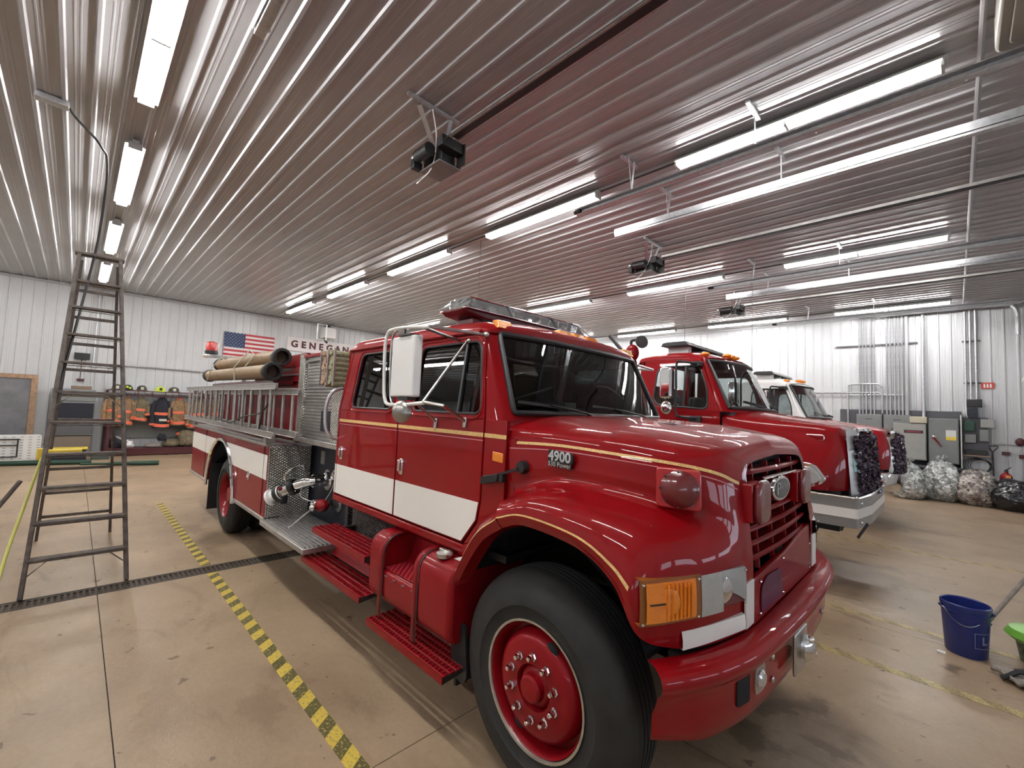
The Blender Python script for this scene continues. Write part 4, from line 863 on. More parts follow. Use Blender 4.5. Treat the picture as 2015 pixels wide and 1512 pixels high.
# plumbing
cv = lambda: None
D1 = thing_part('discharge_valve', T1)
dx, dz = -4.78, 1.03
part(M().lathe([(.11, 0), (.11, .015), (.07, .02), (.06, .12), (.075, .13), (.075, .17)], (dx, 2.0, dz), (0, -1, 0), 24), 'discharge_flange', CHROME, D1)
part(M().tube(cat([(dx, 1.86, dz), (dx-.03, 1.78, dz-.01), (dx-.10, 1.70, dz-.05)], 4), .052, 14), 'elbow', CHROME, D1)
ax = Vector((-.62, -.42, -.38)).normalized(); o0 = Vector((dx-.10, 1.70, dz-.05))
part(M().lathe([(.07, 0), (.085, .01), (.085, .05), (.07, .06)], o0, ax, 20), 'coupling', BLACK, D1)
part(M().lathe([(.055, .06), (.055, .16), (.062, .165), (.062, .19)], o0, ax, 16), 'valve_body', STEEL, D1)
part(M().lathe([(.072, .18), (.078, .19), (.078, .24), (.06, .25), (.05, .26), (.06, .29), (.085, .30), (.085, .33), (.07, .335), (.001, .34)], o0, ax, 24), 'nozzle_cap', WHITEP, D1)
part(M().lathe([(.08, .19), (.084, .2), (.084, .23), (.08, .24)], o0, ax, 20), 'nozzle_band', BLACK, D1)
part(M().tube(cat([o0+ax*.10+Vector((0,0,.05)), o0+ax*.12+Vector((-.02,-.02,.13)), o0+ax*.06+Vector((0,-.02,.19)), o0+ax*(-.05)+Vector((.02,0,.19)), o0+ax*(-.10)+Vector((.02,0,.13))], 4), .009, 6), 'bail_handle', CHROME, D1)
part(M().box(o0.x-.13, o0.x-.09, 1.60, 1.66, .78, .90), 'pistol_grip', BLACK, D1, bevel=.01)
part(M().ball(tuple(o0+ax*.12+Vector((0,-.06,.02))), .02), 'red_knob', RED2, D1)
D2 = thing_part('gate_valve', T1); gx, gz = -4.52, .82
part(M().lathe([(.09, 0), (.09, .012), (.05, .02), (.05, .08)], (gx+.03, 2.0, gz+.01), (0, -1, 0), 20), 'valve_flange', STEEL, D2)
part(M().ball((gx, 1.84, gz), .07, 16, 10, (1.1, 1, .9)).lathe([(.045, -.12), (.05, -.10), (.045, 0)], (gx, 1.84, gz), (1, 0, 0), 14), 'valve_casting', RED2, D2)
part(M().lathe([(.035, .05), (.045, .06), (.045, .11), (.03, .115), (.001, .116)], (gx-.02, 1.84, gz), (-1, -.3, 0), 16), 'valve_outlet', CHROME, D2)
part(M().ball((gx, 1.75, gz-.01), .035), 'valve_hub', STEEL, D2); part(M().cyl((gx, 1.74, gz-.02), (gx-.02, 1.56, gz-.17), .008, 8).ball((gx-.022, 1.55, gz-.178), .014, 8, 6), 'valve_lever', STEEL, D2)
for (x, z) in ((-4.45, 1.12), (-4.62, 1.10)): part(M().lathe([(.055, 0), (.055, .01), (.03, .015), (.03, .06), (.04, .065), (.04, .10), (.001, .102)], (x, 2.0, z), (0, -1, 0), 18), 'capped_port', CHROME, T1)
for (a, b) in (((-4.45, 1.93, 1.1), (-4.5, 1.85, .86)), ((-4.75, 1.72, 1.0), (-4.62, 1.80, .84))): part(M().tube(cat([a, ((a[0]+b[0])/2, a[1]-.03, (a[2]+b[2])/2-.02), b], 4), .004, 5), 'chain', STEEL, T1)
part(M().box(-5.0, -4.9, 1.99, 2.0, 1.18, 1.32), 'name_plate', STEEL, T1)
# rear beacon arm
part(M().bar((-9.35, 1.62, 2.60), (-8.0, 1.90, 2.52), .05, .05).box(-8.05, -8.0, 1.87, 1.92, 2.1, 2.55), 'beacon_arm', ALU, T1, bevel=.006)
bc = thing_part('beacon', T1)
part(M().lathe([(.10, 0), (.10, .05), (.085, .06)], (-9.1, 1.62, 2.625), (0,0,1), 20), 'beacon_base', BLACK, bc); part(M().lathe([(.088, 0), (.09, .10), (.075, .15), (.03, .165), (.001, .166)], (-9.1, 1.62, 2.68), (0,0,1), 24), 'beacon_dome', REDL, bc)
part(M().lathe([(.05, 0), (.05, .03), (.03, .06), (.01, .08)], (-9.45, 1.60, 2.62), (1, .2, 0), 12), 'rear_spotlight', CHROME, T1)

# ---------------------------------------------------------------- gear carried on truck 1
def tubehose(label, a, b, r=.088):
    a = Vector(a); b = Vector(b); d = (b-a).normalized(); t = thing('suction_hose', label, 'hose', tuple(a), 'hard suction hoses')
    L_ = (b-a).length
    part(M().lathe([(r, .10), (r+.001, L_*.3), (r, L_*.6), (r, L_-.10)], a, d, 20), 'hose_body', HOSE, t)
    part(M().lathe([(r-.016, .0), (r+.012, -.0), (r+.018, .02), (r+.018, .07), (r+.004, .10), (r+.002, .16)], a, d, 24).lathe([(r-.016, .0), (r-.016, .12)], a, d, 24), 'hose_coupling', CHAS, t)
    part(M().lathe([(.001, .12), (r-.016, .12)], a, d, 20), 'hose_bore', HOSEIN, t)
    part(M().lathe([(r, -.12), (r+.016, -.10), (r+.016, -.02), (r-.01, 0), (.001, 0)], b, d, 20), 'hose_coupling', CHAS, t)
    return t
tubehose('upper tan suction hose strapped above the ladders on the nearest truck', (-5.52, 1.68, 2.375), (-9.0, 1.74, 2.44))
tubehose('lower tan suction hose with open dark end lying just over the ladder rail', (-5.42, 1.56, 2.19), (-9.0, 1.60, 2.24))
part(M().tube([(-6.75, 1.48, 2.10), (-6.72, 1.46, 2.28), (-6.4, 1.55, 2.50), (-6.35, 1.60, 2.44), (-6.6, 1.50, 2.20)], .008, 6), 'hose_strap', SILV, T1); part(M().tube([(-8.6, 1.5, 2.15), (-8.5, 1.52, 2.33), (-8.4, 1.63, 2.52), (-8.5, 1.8, 2.45)], .008, 6), 'hose_strap', SILV, T1)
part(M().box(-8.8, -5.6, 1.62, 1.84, 2.06, 2.10), 'hose_tray', REDD, T1)
def ladder(label, xa, xb_, y, z0, z1, sp=.36, r=.016, rail=.035):
    t = thing('extension_ladder', label, 'ladder', (xa, y, z0), 'ladders hung on the nearest truck')
    for z in (z0, z1): part(M().prism(rpoly([(xa, z-rail), (xb_, z-rail), (xb_, z+rail), (xa, z+rail)], .03), lambda u, v, w: (u, w, v), y-.013, y+.013).box(xa+.02, xb_-.02, y-.02, y+.02, z-rail, z-rail+.008).box(xa+.02, xb_-.02, y-.02, y+.02, z+rail-.008, z+rail), 'rail', ALU, t, bevel=.003)
    x = xb_-.18
    while x > xa+.1: part(M().cyl((x, y, z0), (x, y, z1), r, 10), 'rung', ALU, t); x -= sp
    return t
ladder('outer aluminium ladder hung edgeways on the side of the nearest truck', -10.1, -4.95, 1.47, 1.50, 2.01)
ladder('inner aluminium ladder hung behind the outer one on the nearest truck', -9.3, -4.72, 1.62, 1.52, 1.96, .30)
lad3 = None
part(M().tube(cat([(-7.4, 1.42, 1.60), (-6.6, 1.43, 1.56), (-5.9, 1.42, 1.66), (-5.3, 1.43, 1.72), (-5.1, 1.44, 1.82)], 5), .008, 5).tube(cat([(-5.3, 1.44, 1.9), (-5.25, 1.43, 1.7), (-5.35, 1.44, 1.55)], 5), .009, 5), 'ladder_rope', CHAS, T1)
for xh in (-9.4, -5.35): part(M().box(xh, xh+.1, 1.49, 1.58, 1.40, 1.50), 'ladder_hook', ALU, T1)
for i, x in enumerate((-4.325, -4.155)):
    t = thing('folded_hose', ('tan folded attack hose in the left slot beside the cab of the nearest truck', 'green-tinged folded attack hose in the right slot touching the cab of the nearest truck')[i], 'hose', (x, 1.8, 2.05), 'folded crosslay hoses')
    mt = mat('attack_hose_%s' % 'ab'[i], ((.42, .27, .19), (.33, .31, .20))[i], .8, var=.3, vscale=30)
    for k in range(7):
        part(M().tube([(x-.045 + .01*(k % 2), 2.3, 2.055+k*.047), (x-.04, 1.74, 2.058+k*.047), (x-.03, 1.695+.008*(k%3), 2.063+k*.047)], [.029, .029, .026], 8).tube([(x+.035 - .012*(k % 2), 2.3, 2.045+k*.047), (x+.035, 1.74, 2.045+k*.047), (x+.03, 1.70-.008*(k%2), 2.04+k*.047)], [.029, .029, .026], 8), 'hose_fold', mt, t)

# ================================================================ TRUCKS 2 and 3 (rounded conventional cabs)
GLASS2 = glass('pale_cab_glass', (.78, .82, .82), 1.2)
def m2(T, yc, dx, cabm, hoodm, chrome_bumper_square, roofz=2.86, dz=0.0):
    hw = 1.05; ys = yc-hw
    def mesh_m(q, sides=(0, 1)): return q
    def tum(z): return max(0, z-1.95)*.14
    for mir in (0, 1):
        Yf = (lambda y: 2*yc-y) if mir else (lambda y: y)
        sf = lambda u, v, w: (u+dx, Yf(ys + tum(v) + w), v+dz)
        def MM(q): q.v = [(x+dx, Yf(y), z+dz) for x, y, z in q.v]; return q
        d = thing_part('door', T)
        up = [(-3.30, 1.95), (-2.13, 1.95), (-2.42, 2.66), (-3.24, 2.66)]
        win = rpoly([(-3.06, 2.10), (-2.99, 2.02), (-2.28, 1.975), (-2.31, 2.25), (-2.43, 2.57), (-3.03, 2.57)], [.05, .08, .09, .1, .09, .12])
        win = [(u, max(v, 1.955)) for u, v in win]
        q = M().plate([(-3.30, 1.95), (-3.30, .62), (-2.35, .62), (-2.13, .95), (-2.13, 1.95)], [], .03, sf, .006); q.plate(up, [win], .03, sf, .006)
        part(q, 'door_skin', cabm, d, smooth=30)
        part(M().plate(win, [], .006, lambda u, v, w: sf(u, v, w+.004), .001), 'window_glass', GLASS2, d, smooth=0)
        part(M().tube([sf(u, v, -.014) for u, v in win], .012, 6, True), 'window_seal', GASK, d)
        part(M().bar(sf(-2.62, 1.99, -.003), sf(-2.62, 2.57, -.003), .02, .025), 'vent_divider', GASK, d)
        part(MM(M().box(-3.2, -3.05, ys-.03, ys-.01, 1.68, 1.73)), 'door_handle', CHROME, d, bevel=.006)
        # mirror
        mr = thing_part('mirror', T); ym = ys-.22
        part(MM(M().tube(cat([(-2.42, ys-.0, 2.58), (-2.55, ym+.02, 2.60), (-2.62, ym, 2.56), (-2.62, ym, 2.2), (-2.62, ym, 1.93), (-2.55, ym+.02, 1.86), (-2.38, ys, 1.85)], 5), .016, 8)), 'mirror_arm', BLACK, mr)
        part(MM(M().prism(rpoly([(-2.83, 2.10), (-2.66, 2.10), (-2.66, 2.53), (-2.83, 2.53)], .05), lambda u, v, w: (u, w, v), ym-.07, ym+.05)), 'mirror_head', CHROME, mr, bevel=.03, seg=3)
        part(MM(M().ball((-2.745, ym-.01, 1.98), .10, 16, 10, (.85, .6, 1))), 'convex_mirror', CHROME, mr)
        part(MM(M().box(-2.52, -2.36, ys-.05, ys+.0, 1.79, 1.88).box(-2.52, -2.38, ys-.03, ys+.07, 2.55, 2.62)), 'mirror_bracket', BLACK, mr, bevel=.01)
        # hood side headlamp, marker
        hl = thing_part('headlamp', T)
        hx = M().prism(rpoly([(-1.36, 1.16), (-1.10, 1.14), (-.99, 1.23), (-1.10, 1.40), (-1.38, 1.43)], .05), lambda u, v, w: (u, ys + (u+1.38)*.20 + w - .075, v), -.01, .07)
        part(MM(hx), 'lamp_chrome', CHROME, hl, bevel=.008)
        hx = M().prism(rpoly([(-1.34, 1.19), (-1.12, 1.17), (-1.03, 1.24), (-1.12, 1.36), (-1.36, 1.39)], .04), lambda u, v, w: (u, ys + (u+1.38)*.20 + w - .088, v), -.008, .02)
        part(MM(hx), 'lamp_lens', HLENS, hl, bevel=.008)
        part(MM(M().prism(rpoly([(-1.24, 1.655), (-1.04, 1.655), (-1.04, 1.725), (-1.24, 1.725)], .034, 6), lambda u, v, w: (u, w, v), ys+.13, ys+.17)), 'side_marker_ring', CHROME, T, bevel=.008)
        wheel(T, -1.90+dx, Yf(ys+.06), .52, .52, 1 if mir else -1, rimmat=CHROME)
        wheel(T, -7.0+dx, Yf(ys-.02), .52, .52, 1 if mir else -1, rear=True, rimmat=CHROME, nuts=6)
        # hood half side (lofted)
    def H(rows, *r): return [[(x+dx, yc-hw*y, z+dz) for x, y, z in row] for row in rows]
    rows = [
     [(-2.06,1.0,.95),(-2.08,1.0,1.30),(-2.10,1.0,1.60),(-2.11,.985,1.80),(-2.12,.90,1.93),(-2.12,.5,2.03),(-2.12,0,2.06)],
     [(-2.02,1.02,1.18),(-1.98,1.02,1.38),(-1.95,1.0,1.60),(-1.95,.98,1.78),(-1.95,.88,1.90),(-1.95,.5,1.985),(-1.95,0,2.01)],
     [(-1.65,1.04,1.23),(-1.65,1.03,1.38),(-1.65,.98,1.58),(-1.65,.94,1.74),(-1.65,.84,1.87),(-1.65,.5,1.935),(-1.65,0,1.955)],
     [(-1.22,1.04,1.13),(-1.23,1.03,1.33),(-1.25,.96,1.55),(-1.25,.88,1.72),(-1.25,.79,1.84),(-1.25,.45,1.885),(-1.25,0,1.90)],
     [(-1.00,.99,1.12),(-.98,.98,1.30),(-.97,.90,1.52),(-.98,.82,1.68),(-.99,.74,1.81),(-1.0,.4,1.85),(-1.0,0,1.86)],
     [(-.86,.80,1.12),(-.85,.79,1.28),(-.85,.76,1.48),(-.87,.72,1.65),(-.90,.66,1.77),(-.92,.4,1.815),(-.92,0,1.825)],
     [(-.80,.66,1.12),(-.80,.66,1.28),(-.81,.65,1.46),(-.84,.63,1.62),(-.87,.60,1.73),(-.885,.4,1.77),(-.885,0,1.78)]]
    S = Surf(H(rows)); q = M(); S.mesh(q, 0, 6, 0, 6, 40, 36); q.mirror(yc); part(q, 'hood', hoodm, T, smooth=50)
    q = M(); 
    gr_ = thing_part('grille', T)
    part(M().prism(rpoly([(yc-.66, 1.02), (yc+.66, 1.02), (yc+.62, 1.66), (yc+.45, 1.74), (yc-.45, 1.74), (yc-.62, 1.66)], .06), lambda u, v, w: (w-(v-1.1)*.07+dx, u, v+dz), -.84, -.78), 'grille_insert', BLACKM, gr_)
    for sgn in (-1, 1):
        part(M().grid([[(-.84-(z-1.1)*.07+dx, yc+sgn*(.80-(z-1.1)*.09), z+dz), (-.80-(z-1.1)*.07+dx, yc+sgn*(.77-(z-1.1)*.08), z+dz), (-.755-(z-1.1)*.07+dx, yc+sgn*.64, z+dz), (-.79-(z-1.1)*.07+dx, yc+sgn*.60, z+dz)] for z in (1.06, 1.25, 1.45, 1.62, 1.70)]), 'grille_surround', CHROME if hoodm is cabm else STEEL, gr_)
    part(M().tube([(-.80+dx, yc-.70, 1.70+dz), (-.81+dx, yc-.5, 1.78+dz), (-.81+dx, yc+.5, 1.78+dz), (-.80+dx, yc+.70, 1.70+dz)], .035, 8), 'grille_header', CHROME, gr_)
    # windshield frame
    def fp(t):
        z = 1.95 + .74*t; xr = -.36*t; s = ys + tum(z)
        return [Vector((x+dx, y, z+dz)) for x, y in [(-2.13+xr*.8, s-.012), (-2.09+xr*.85, s+.0), (-2.05+xr, s+.05), (-2.02+xr, s+.13), (-1.90+xr, s+.45), (-1.83+xr, yc)]]
    F = Surf([fp(0), fp(.35), fp(.7), fp(1)]); q = M(); F.mesh(q, 0, 3, 0, 2.7, 12, 14); F.mesh(q, 0, .2, 2.7, 5, 2, 12); F.mesh(q, 2.8, 3, 2.7, 5, 2, 12); q.mirror(yc); part(q, 'windshield_surround', cabm, T, smooth=60)
    q = M(); F.mesh(q, .15, 2.85, 2.65, 5, 8, 12, .004, -1); q.mirror(yc); part(q, 'windshield_glass', GLASS2, T)
    lo = [F(.2, 2.7+2.3*k/10) for k in range(11)]; hi = [F(2.8, 2.7+2.3*k/10) for k in range(11)]; sd = [F(.2+2.6*k/8, 2.7) for k in range(1, 8)]
    hf = lo[::-1] + sd + hi; lp = hf + [Vector((p.x, 2*yc-p.y, p.z)) for p in hf[::-1]][1:-1]
    part(M().tube([p+Vector((.01, 0, .004)) for p in lp], .022, 8, True), 'windshield_gasket', GASK, T)
    rr = lambda x, z1, z2, i=0.0: [(x+dx, ys+tum(2.66)+i-.004, 2.655+dz), (x+dx, ys+tum(2.66)+i, z1-.03+dz), (x+dx, ys+tum(2.66)+.05+i, z1+.02+dz), (x+dx, ys+.45, (z1+z2)/2+.03+dz), (x+dx, yc, z2+dz)]
    R_ = Surf([rr(-3.36, 2.62, 2.66, .05), rr(-3.33, 2.70, 2.76), rr(-3.1, 2.73, 2.84), rr(-2.75, 2.73, roofz-.02), rr(-2.55, 2.71, 2.82), [(x+dx, y, z+dz) for x, y, z in [(-2.44, ys+.09, 2.65), (-2.43, ys+.10, 2.66), (-2.40, ys+.17, 2.68), (-2.28, ys+.45, 2.70), (-2.21, yc, 2.71)]]])
    q = M(); R_.mesh(q, 0, 5, 0, 4, 30, 24); q.mirror(yc); part(q, 'roof', cabm, T, smooth=60)
    for y in (yc-.75, yc-.18, yc, yc+.18, yc+.75):
        xx = -2.36 if abs(y-yc) < .3 else -2.45; zz = 2.79 if abs(y-yc) < .3 else 2.755
        part(M().ball((xx+dx, y, zz+dz), .05, 12, 8, (1.3, 1, .6)), 'marker_light', AMB, T)
    part(M().box(-3.34+dx, -3.30+dx, ys+.0, 2*yc-ys, .62+dz, 1.98+dz).box(-3.33+dx, -3.28+dx, ys+.12, ys+.40, 1.95+dz, 2.7+dz).box(-3.33+dx, -3.28+dx, 2*yc-ys-.40, 2*yc-ys-.12, 1.95+dz, 2.7+dz), 'cab_rear_wall', cabm, T)
    part(M().box(-3.3+dx, -2.1+dx, ys+.03, 2*yc-ys-.03, .9+dz, .95+dz).box(-2.3+dx, -2.0+dx, ys+.1, 2*yc-ys-.1, 1.5+dz, 1.95+dz), 'dashboard', INTER, T)
    for y in (yc-.5, yc+.5):
        s_ = thing_part('seat', T); part(M().box(-3.0+dx, -2.6+dx, y-.24, y+.24, 1.35+dz, 1.5+dz), 'seat_cushion', SEAT, s_, bevel=.04); part(M().box(-3.12+dx, -3.0+dx, y-.23, y+.23, 1.45+dz, 2.2+dz), 'seat_back', SEAT, s_, bevel=.04)
    part(M().tube([Vector((-2.42+dx, yc+.5, 1.98+dz)) + Vector((-.08*math.sin(a), .20*math.cos(a), .16*math.sin(a))) for a in [2*PI*k/20 for k in range(20)]], .014, 6, True), 'steering_wheel', BLACK, T)
    for y in (yc-.15, yc+.6): part(M().bar((-1.86+dx-.04*abs(y-yc), y, 2.045+dz), (-1.93+dx-.15*abs(y-.35-yc), y-.40, 2.10+dz), .02, .03), 'wiper_arm', BLACK, T)
    # light bar
    b_ = thing_part('light_bar', T)
    for y in (yc-.56, yc, yc+.56): part(M().box(-3.05+dx, -2.75+dx, y-.06, y+.06, 2.78+dz, 2.90+dz), 'light_bar_foot', WHITEP, b_)
    part(M().prism(rpoly([(-3.10, 2.90), (-2.68, 2.90), (-2.72, 2.955), (-3.06, 2.955)], .02), lambda u, v, w: (u+dx, w, v+dz), yc-.78, yc+.78), 'light_bar_body', BLACK, b_, bevel=.01)
    for k in range(8): part(M().box(-3.04+dx, -2.74+dx, yc-.74+k*.19, yc-.60+k*.19, 2.953+dz, 2.968+dz), 'light_module', CLEAR, b_, bevel=.004)
    # chassis
    for y in (yc-.45, yc+.37): part(M().box(-9.2+dx, -.95+dx, y, y+.08, .6, .85), 'frame_rail', CHAS, T)
    part(M().box(-2.1+dx, -.95+dx, yc-.62, yc+.62, .62, 1.6), 'engine_bay', BLACKM, T)
    part(M().box(-3.25+dx, -2.35+dx, ys+.0, ys+.5, .35, .62), 'side_step', ALU, T, bevel=.02)
def square_bumper(T, yc, dx):
    b = thing_part('bumper', T); hw = 1.12; xf = -.72+dx
    P = [(-1.20+dx, yc-hw), (xf-.02, yc-hw), (xf, yc-hw+.02), (xf+.06, yc-hw+.50), (xf+.06, yc+hw-.50), (xf, yc+hw-.02), (xf-.02, yc+hw), (-1.20+dx, yc+hw)]
    G = [[(x, y, .775) , (x, y, 1.085)] for x, y in P]
    part(M().grid(G), 'bumper_bar', mat('bumper_grey', (.34, .34, .33), .35, .5), b, smooth=0)
    part(M().grid([[(x + (.004 if i > 2 else 0), y - (.004 if i < 3 else 0), .875), (x + (.004 if i > 2 else 0), y - (.004 if i < 3 else 0), .975)] for i, (x, y) in enumerate(P[:5])]), 'bumper_stripe', REFW, b, smooth=0)
    part(M().tube([(x, y, 1.088) for x, y in P], .014, 8), 'bumper_lip', CHROME, b)
    for z in (.83, 1.03): part(M().ball((xf-.005+.02, yc-hw+.09, z), .018, 10, 6), 'bumper_bolt', CHROME, b)
    part(M().box(-1.25+dx, -.90+dx, yc-1.0, yc+1.0, 1.02, 1.115), 'bumper_gap', BLACKM, b)
    part(M().bar((xf+.05, yc-.85, .80), (xf-.02, yc-.98, .66), .01, .03), 'tow_hook', BLACK, b)
T2 = thing('fire_truck', 'middle red fire truck with silver square bumper, chrome mirrors and dark tinsel over its grille', 'fire truck', (-5, 6.95, 0))
m2(T2, 6.95, 0, RED, RED, True); square_bumper(T2, 6.95, 0)
for sg_ in (-1, 1): part(M().prism([(1.06, .0), (1.06, 1), (1.60, 1), (1.79, .75), (1.81, .0)], lambda u, v, w: (-.815+.10*v-(u-1.1)*.07, 6.95+sg_*(.83-.17*v-w-(u-1.1)*.05), u), -.012, .012), 'grille_edge_strip', mat('edge_strip_grey', (.45, .45, .44), .35, .4), T2, bevel=.004)
part(M().prism([(1.33, .40), (1.33, .85), (1.47, .85), (1.47, .40)], lambda u, v, w: (-.815+.10*v-(u-1.1)*.07, 6.95-(.83-.17*v-w-(u-1.1)*.05), u), -.019, -.012), 'sticker', CYAN, T2, smooth=0)
def body(T, yc, x0, x1, ht, m):
    part(M().box(x0, x1, yc-1.2, yc+1.2, .62, 1.45), 'body_lower', m, T, bevel=.02); part(M().box(x0, x1, yc-1.0, yc+1.0, 1.45, ht), 'body_upper', m, T, bevel=.02)
    for k in range(4):
        a = x0+.1+k*(x1-x0-.2)/4; b = a+(x1-x0-.2)/4-.06
        if -7.75 < (a+b)/2 < -6.4: continue
        dr = thing_part('roller_door', T); n = 9
        for i in range(n): part(M().box(a, b, yc-1.215, yc-1.20, .68+i*.083, .755+i*.083), 'door_slat', ALU, dr, bevel=.006)
body(T2, 6.95, -9.4, -3.42, 2.35, RED)
gun = thing_part('deck_gun', T2); gc = Vector((-3.50, 6.05, 2.60))
part(M().cyl(gc+Vector((0,0,-.3)), gc+Vector((0,0,.15)), .05).ball(tuple(gc+Vector((0, 0, .22))), .11, 16, 10, (1, .8, 1.2)), 'gun_base', RED, gun); part(M().tube(cat([gc+Vector((0,0,.25)), gc+Vector((-.02,0,.40)), gc+Vector((.10,0,.42))], 4), .022, 8).lathe([(.03, 0), (.05, .03), (.10, .06), (.10, .09), (.001, .10)], gc+Vector((.12, -.02, .36)), (1, -.5, .2), 20), 'gun_barrel', CHAS, gun)
part(M().bar((-3.55, 5.80, 2.85), (-3.75, 5.80, 3.07), .05, .04), 'pike_bracket', CHAS, T2)
T3 = thing('fire_truck', 'far fire truck with white cab, red hood and rounded chrome bumper near the grey cabinets', 'fire truck', (-5, 11.2, 0))
m2(T3, 11.2, 0, WHITEP, RED, False, dz=-.05)
b = thing_part('bumper', T3)
P = cat([(-1.35, 10.1, 0), (-1.15, 10.08, 0), (-.95, 10.12, 0), (-.80, 10.3, 0), (-.72, 10.7, 0), (-.70, 11.2, 0), (-.72, 11.7, 0), (-.80, 12.1, 0), (-.95, 12.28, 0), (-1.15, 12.32, 0)], 4)
part(M().grid([[(p.x-.03, p.y, .68), (p.x, p.y, .72), (p.x+.015, p.y, .92), (p.x+.005, p.y, 1.0), (p.x-.03, p.y, 1.035)] for p in P]), 'bumper_bar', CHROME, b, solid=.008)
part(M().box(-1.3, -.92, 10.2, 12.2, 1.0, 1.06), 'bumper_gap', BLACKM, b)
body(T3, 11.2, -8.9, -3.5, 2.15, RED)
# tinsel / bead curtains over the grilles
def tinsel(label, yc, dx, n, wd, dz=0):
    q = M(); r = random.Random(int(yc*10))
    for i in range(n):
        y = yc + r.uniform(-wd, wd); z = r.uniform(1.04, 1.72) + dz; x = -.76 - (z-1.1)*.07 + dx + r.uniform(0, .10)*(1.1-abs(y-yc)/wd*.7)
        s = r.uniform(.012, .03); a = Vector((r.uniform(-1,1), r.uniform(-1,1), r.uniform(-1,1))).normalized()*s; b_ = a.cross(Vector((r.uniform(-1,1), r.uniform(-1,1), r.uniform(-1,1)))).normalized()*s*.7; c = Vector((x, y, z))
        q.add([c-a-b_, c+a-b_, c+a+b_, c-a+b_], [(0,1,2,3)])
    o = q.build('tinsel_curtain', TINS, None, smooth=0); return tag(anchor(o, (-.8+dx, yc, 1.06)), label, 'tinsel', kind='stuff')
TINS = mat('purple_tinsel', (.035, .02, .045), .12, .5, 0, var=.9, vscale=90, col2=(.25, .2, .26))
tinsel('dark glittering purple tinsel covering the grille of the middle red truck', 6.95, .0, 6500, .74)
tinsel('dark purple tinsel covering the grille of the far red and white truck', 11.2, .0, 3500, .70, -.05)

# ================================================================ STEPLADDER
SLD = thing('stepladder', 'tall worn wooden stepladder standing open at the left beside the floor drain', 'ladder', (-6.9, .13, 0))
ap = 3.44; fl, fr_ = Vector((-5.86, -.225, 0)), Vector((-5.90, .49, 0)); tl, tr_ = Vector((-6.97, -.085, ap)), Vector((-6.97, .265, ap))
bl, br_ = Vector((-8.07, -.225, 0)), Vector((-8.07, .455, 0)); tbl, tbr = Vector((-7.02, -.06, ap-.06)), Vector((-7.02, .245, ap-.06))
for a, b in ((fl, tl), (fr_, tr_)): part(M().bar(a, b, .035, .085, (1,0,.3)), 'rail', WOODL, SLD, bevel=.006)
for a, b in ((bl, tbl), (br_, tbr)): part(M().bar(a, b, .03, .05, (1,0,-.3)), 'back_leg', WOODL, SLD, bevel=.005)
for k in range(1, 11):
    z = .30*k*1.035; t = z/ap; a = fl.lerp(tl, t); b = fr_.lerp(tr_, t)
    part(M().box(a.x-.06, a.x+.05, a.y, b.y, z-.012, z+.014), 'step', WOODL, SLD, bevel=.004)
    part(M().cyl((a.x-.02, a.y-.02, z-.03), (a.x-.02, b.y+.02, z-.03), .005, 6), 'tie_rod', STEEL, SLD)
for k in (1, 2, 3, 5, 6, 7, 8, 9, 10):
    z = .31*k; t = z/ap; a = bl.lerp(tbl, t); b = br_.lerp(tbr, t); part(M().bar(a, b, .02, .035), 'back_rung', WOODL, SLD, bevel=.003)
part(M().box(-7.06, -6.92, -.12, .30, ap-.01, ap+.02), 'top_cap', WOODL, SLD, bevel=.005)
for s_ in (0, 1):
    y = -.24 if not s_ else .50; part(M().bar((-6.35, -.20 if not s_ else .43, 1.35), (-7.55, -.19 if not s_ else .40, 1.32), .006, .02), 'spreader', STEEL, SLD)
for z in (.30*1.035, 6*.3105): 
    t = z/ap; a = fl.lerp(tl, t); b = fr_.lerp(tr_, t); part(M().tube([(a.x, a.y+.01, z-.14), (a.x, a.y+.13, z-.02)], .006, 6), 'step_brace', STEEL, SLD); part(M().tube([(b.x, b.y-.01, z-.14), (b.x, b.y-.13, z-.02)], .006, 6), 'step_brace', STEEL, SLD)
# ceiling drop cord hanging to the ladder
cd_ = M().tube(cat([(-6.95, -.30, H-.03), (-7.0, -.22, H-.12), (-7.05, -.05, H-.26), (-7.12, .02, H-.33), (-7.2, .06, 4.72), (-7.22, .08, 4.4), (-7.1, .06, 3.75), (-6.90, .03, 3.35), (-6.7, -.05, 2.6), (-6.55, -.13, 1.9), (-6.45, -.19, 1.32)], 6), .013, 6)
tag(anchor(cd_.build('power_cord', BLACK), (-6.95, -.3, H-.03)), 'black drop cord hanging from the ceiling and threaded down through the stepladder', 'cord')
tag(anchor(M().box(-7.02, -6.90, -.55, -.28, H-.07, H-.005).build('ceiling_junction_box', GALV, bevel=.006), (-6.96, -.4, H)), 'small grey junction box on the ceiling where the black cord starts', 'box')
# yellow push broom leaning on the ladder
BR = thing('push_broom', 'yellow headed broom standing upside down with a yellow green pole, left of the stepladder', 'broom', (-6.2, -.42, 0))
part(M().tube(cat([(-6.15, -.40, 0.0), (-6.45, -.36, .32), (-6.75, -.30, .66), (-7.05, -.245, .98), (-7.2, -.22, 1.13)], 4), .014, 8), 'pole', YGR, BR)
part(M().box(-7.30, -7.22, -.245, .10, 1.16, 1.20), 'broom_block', YEL, BR, bevel=.01); part(M().box(-7.29, -7.18, -.265, -.18, 1.09, 1.22), 'pole_socket', YEL, BR, bevel=.012)
LT = thing('wooden_pole', 'weathered wooden stick leaning behind the left foot of the stepladder', 'pole', (-8.3, -1.0, 0))
part(M().cyl((-7.9, -.80, 0.02), (-8.3, -.42, .72), .025, 10), 'stick', WOODL, LT)

# ================================================================ BACK WALL CONTENTS
XW = XB
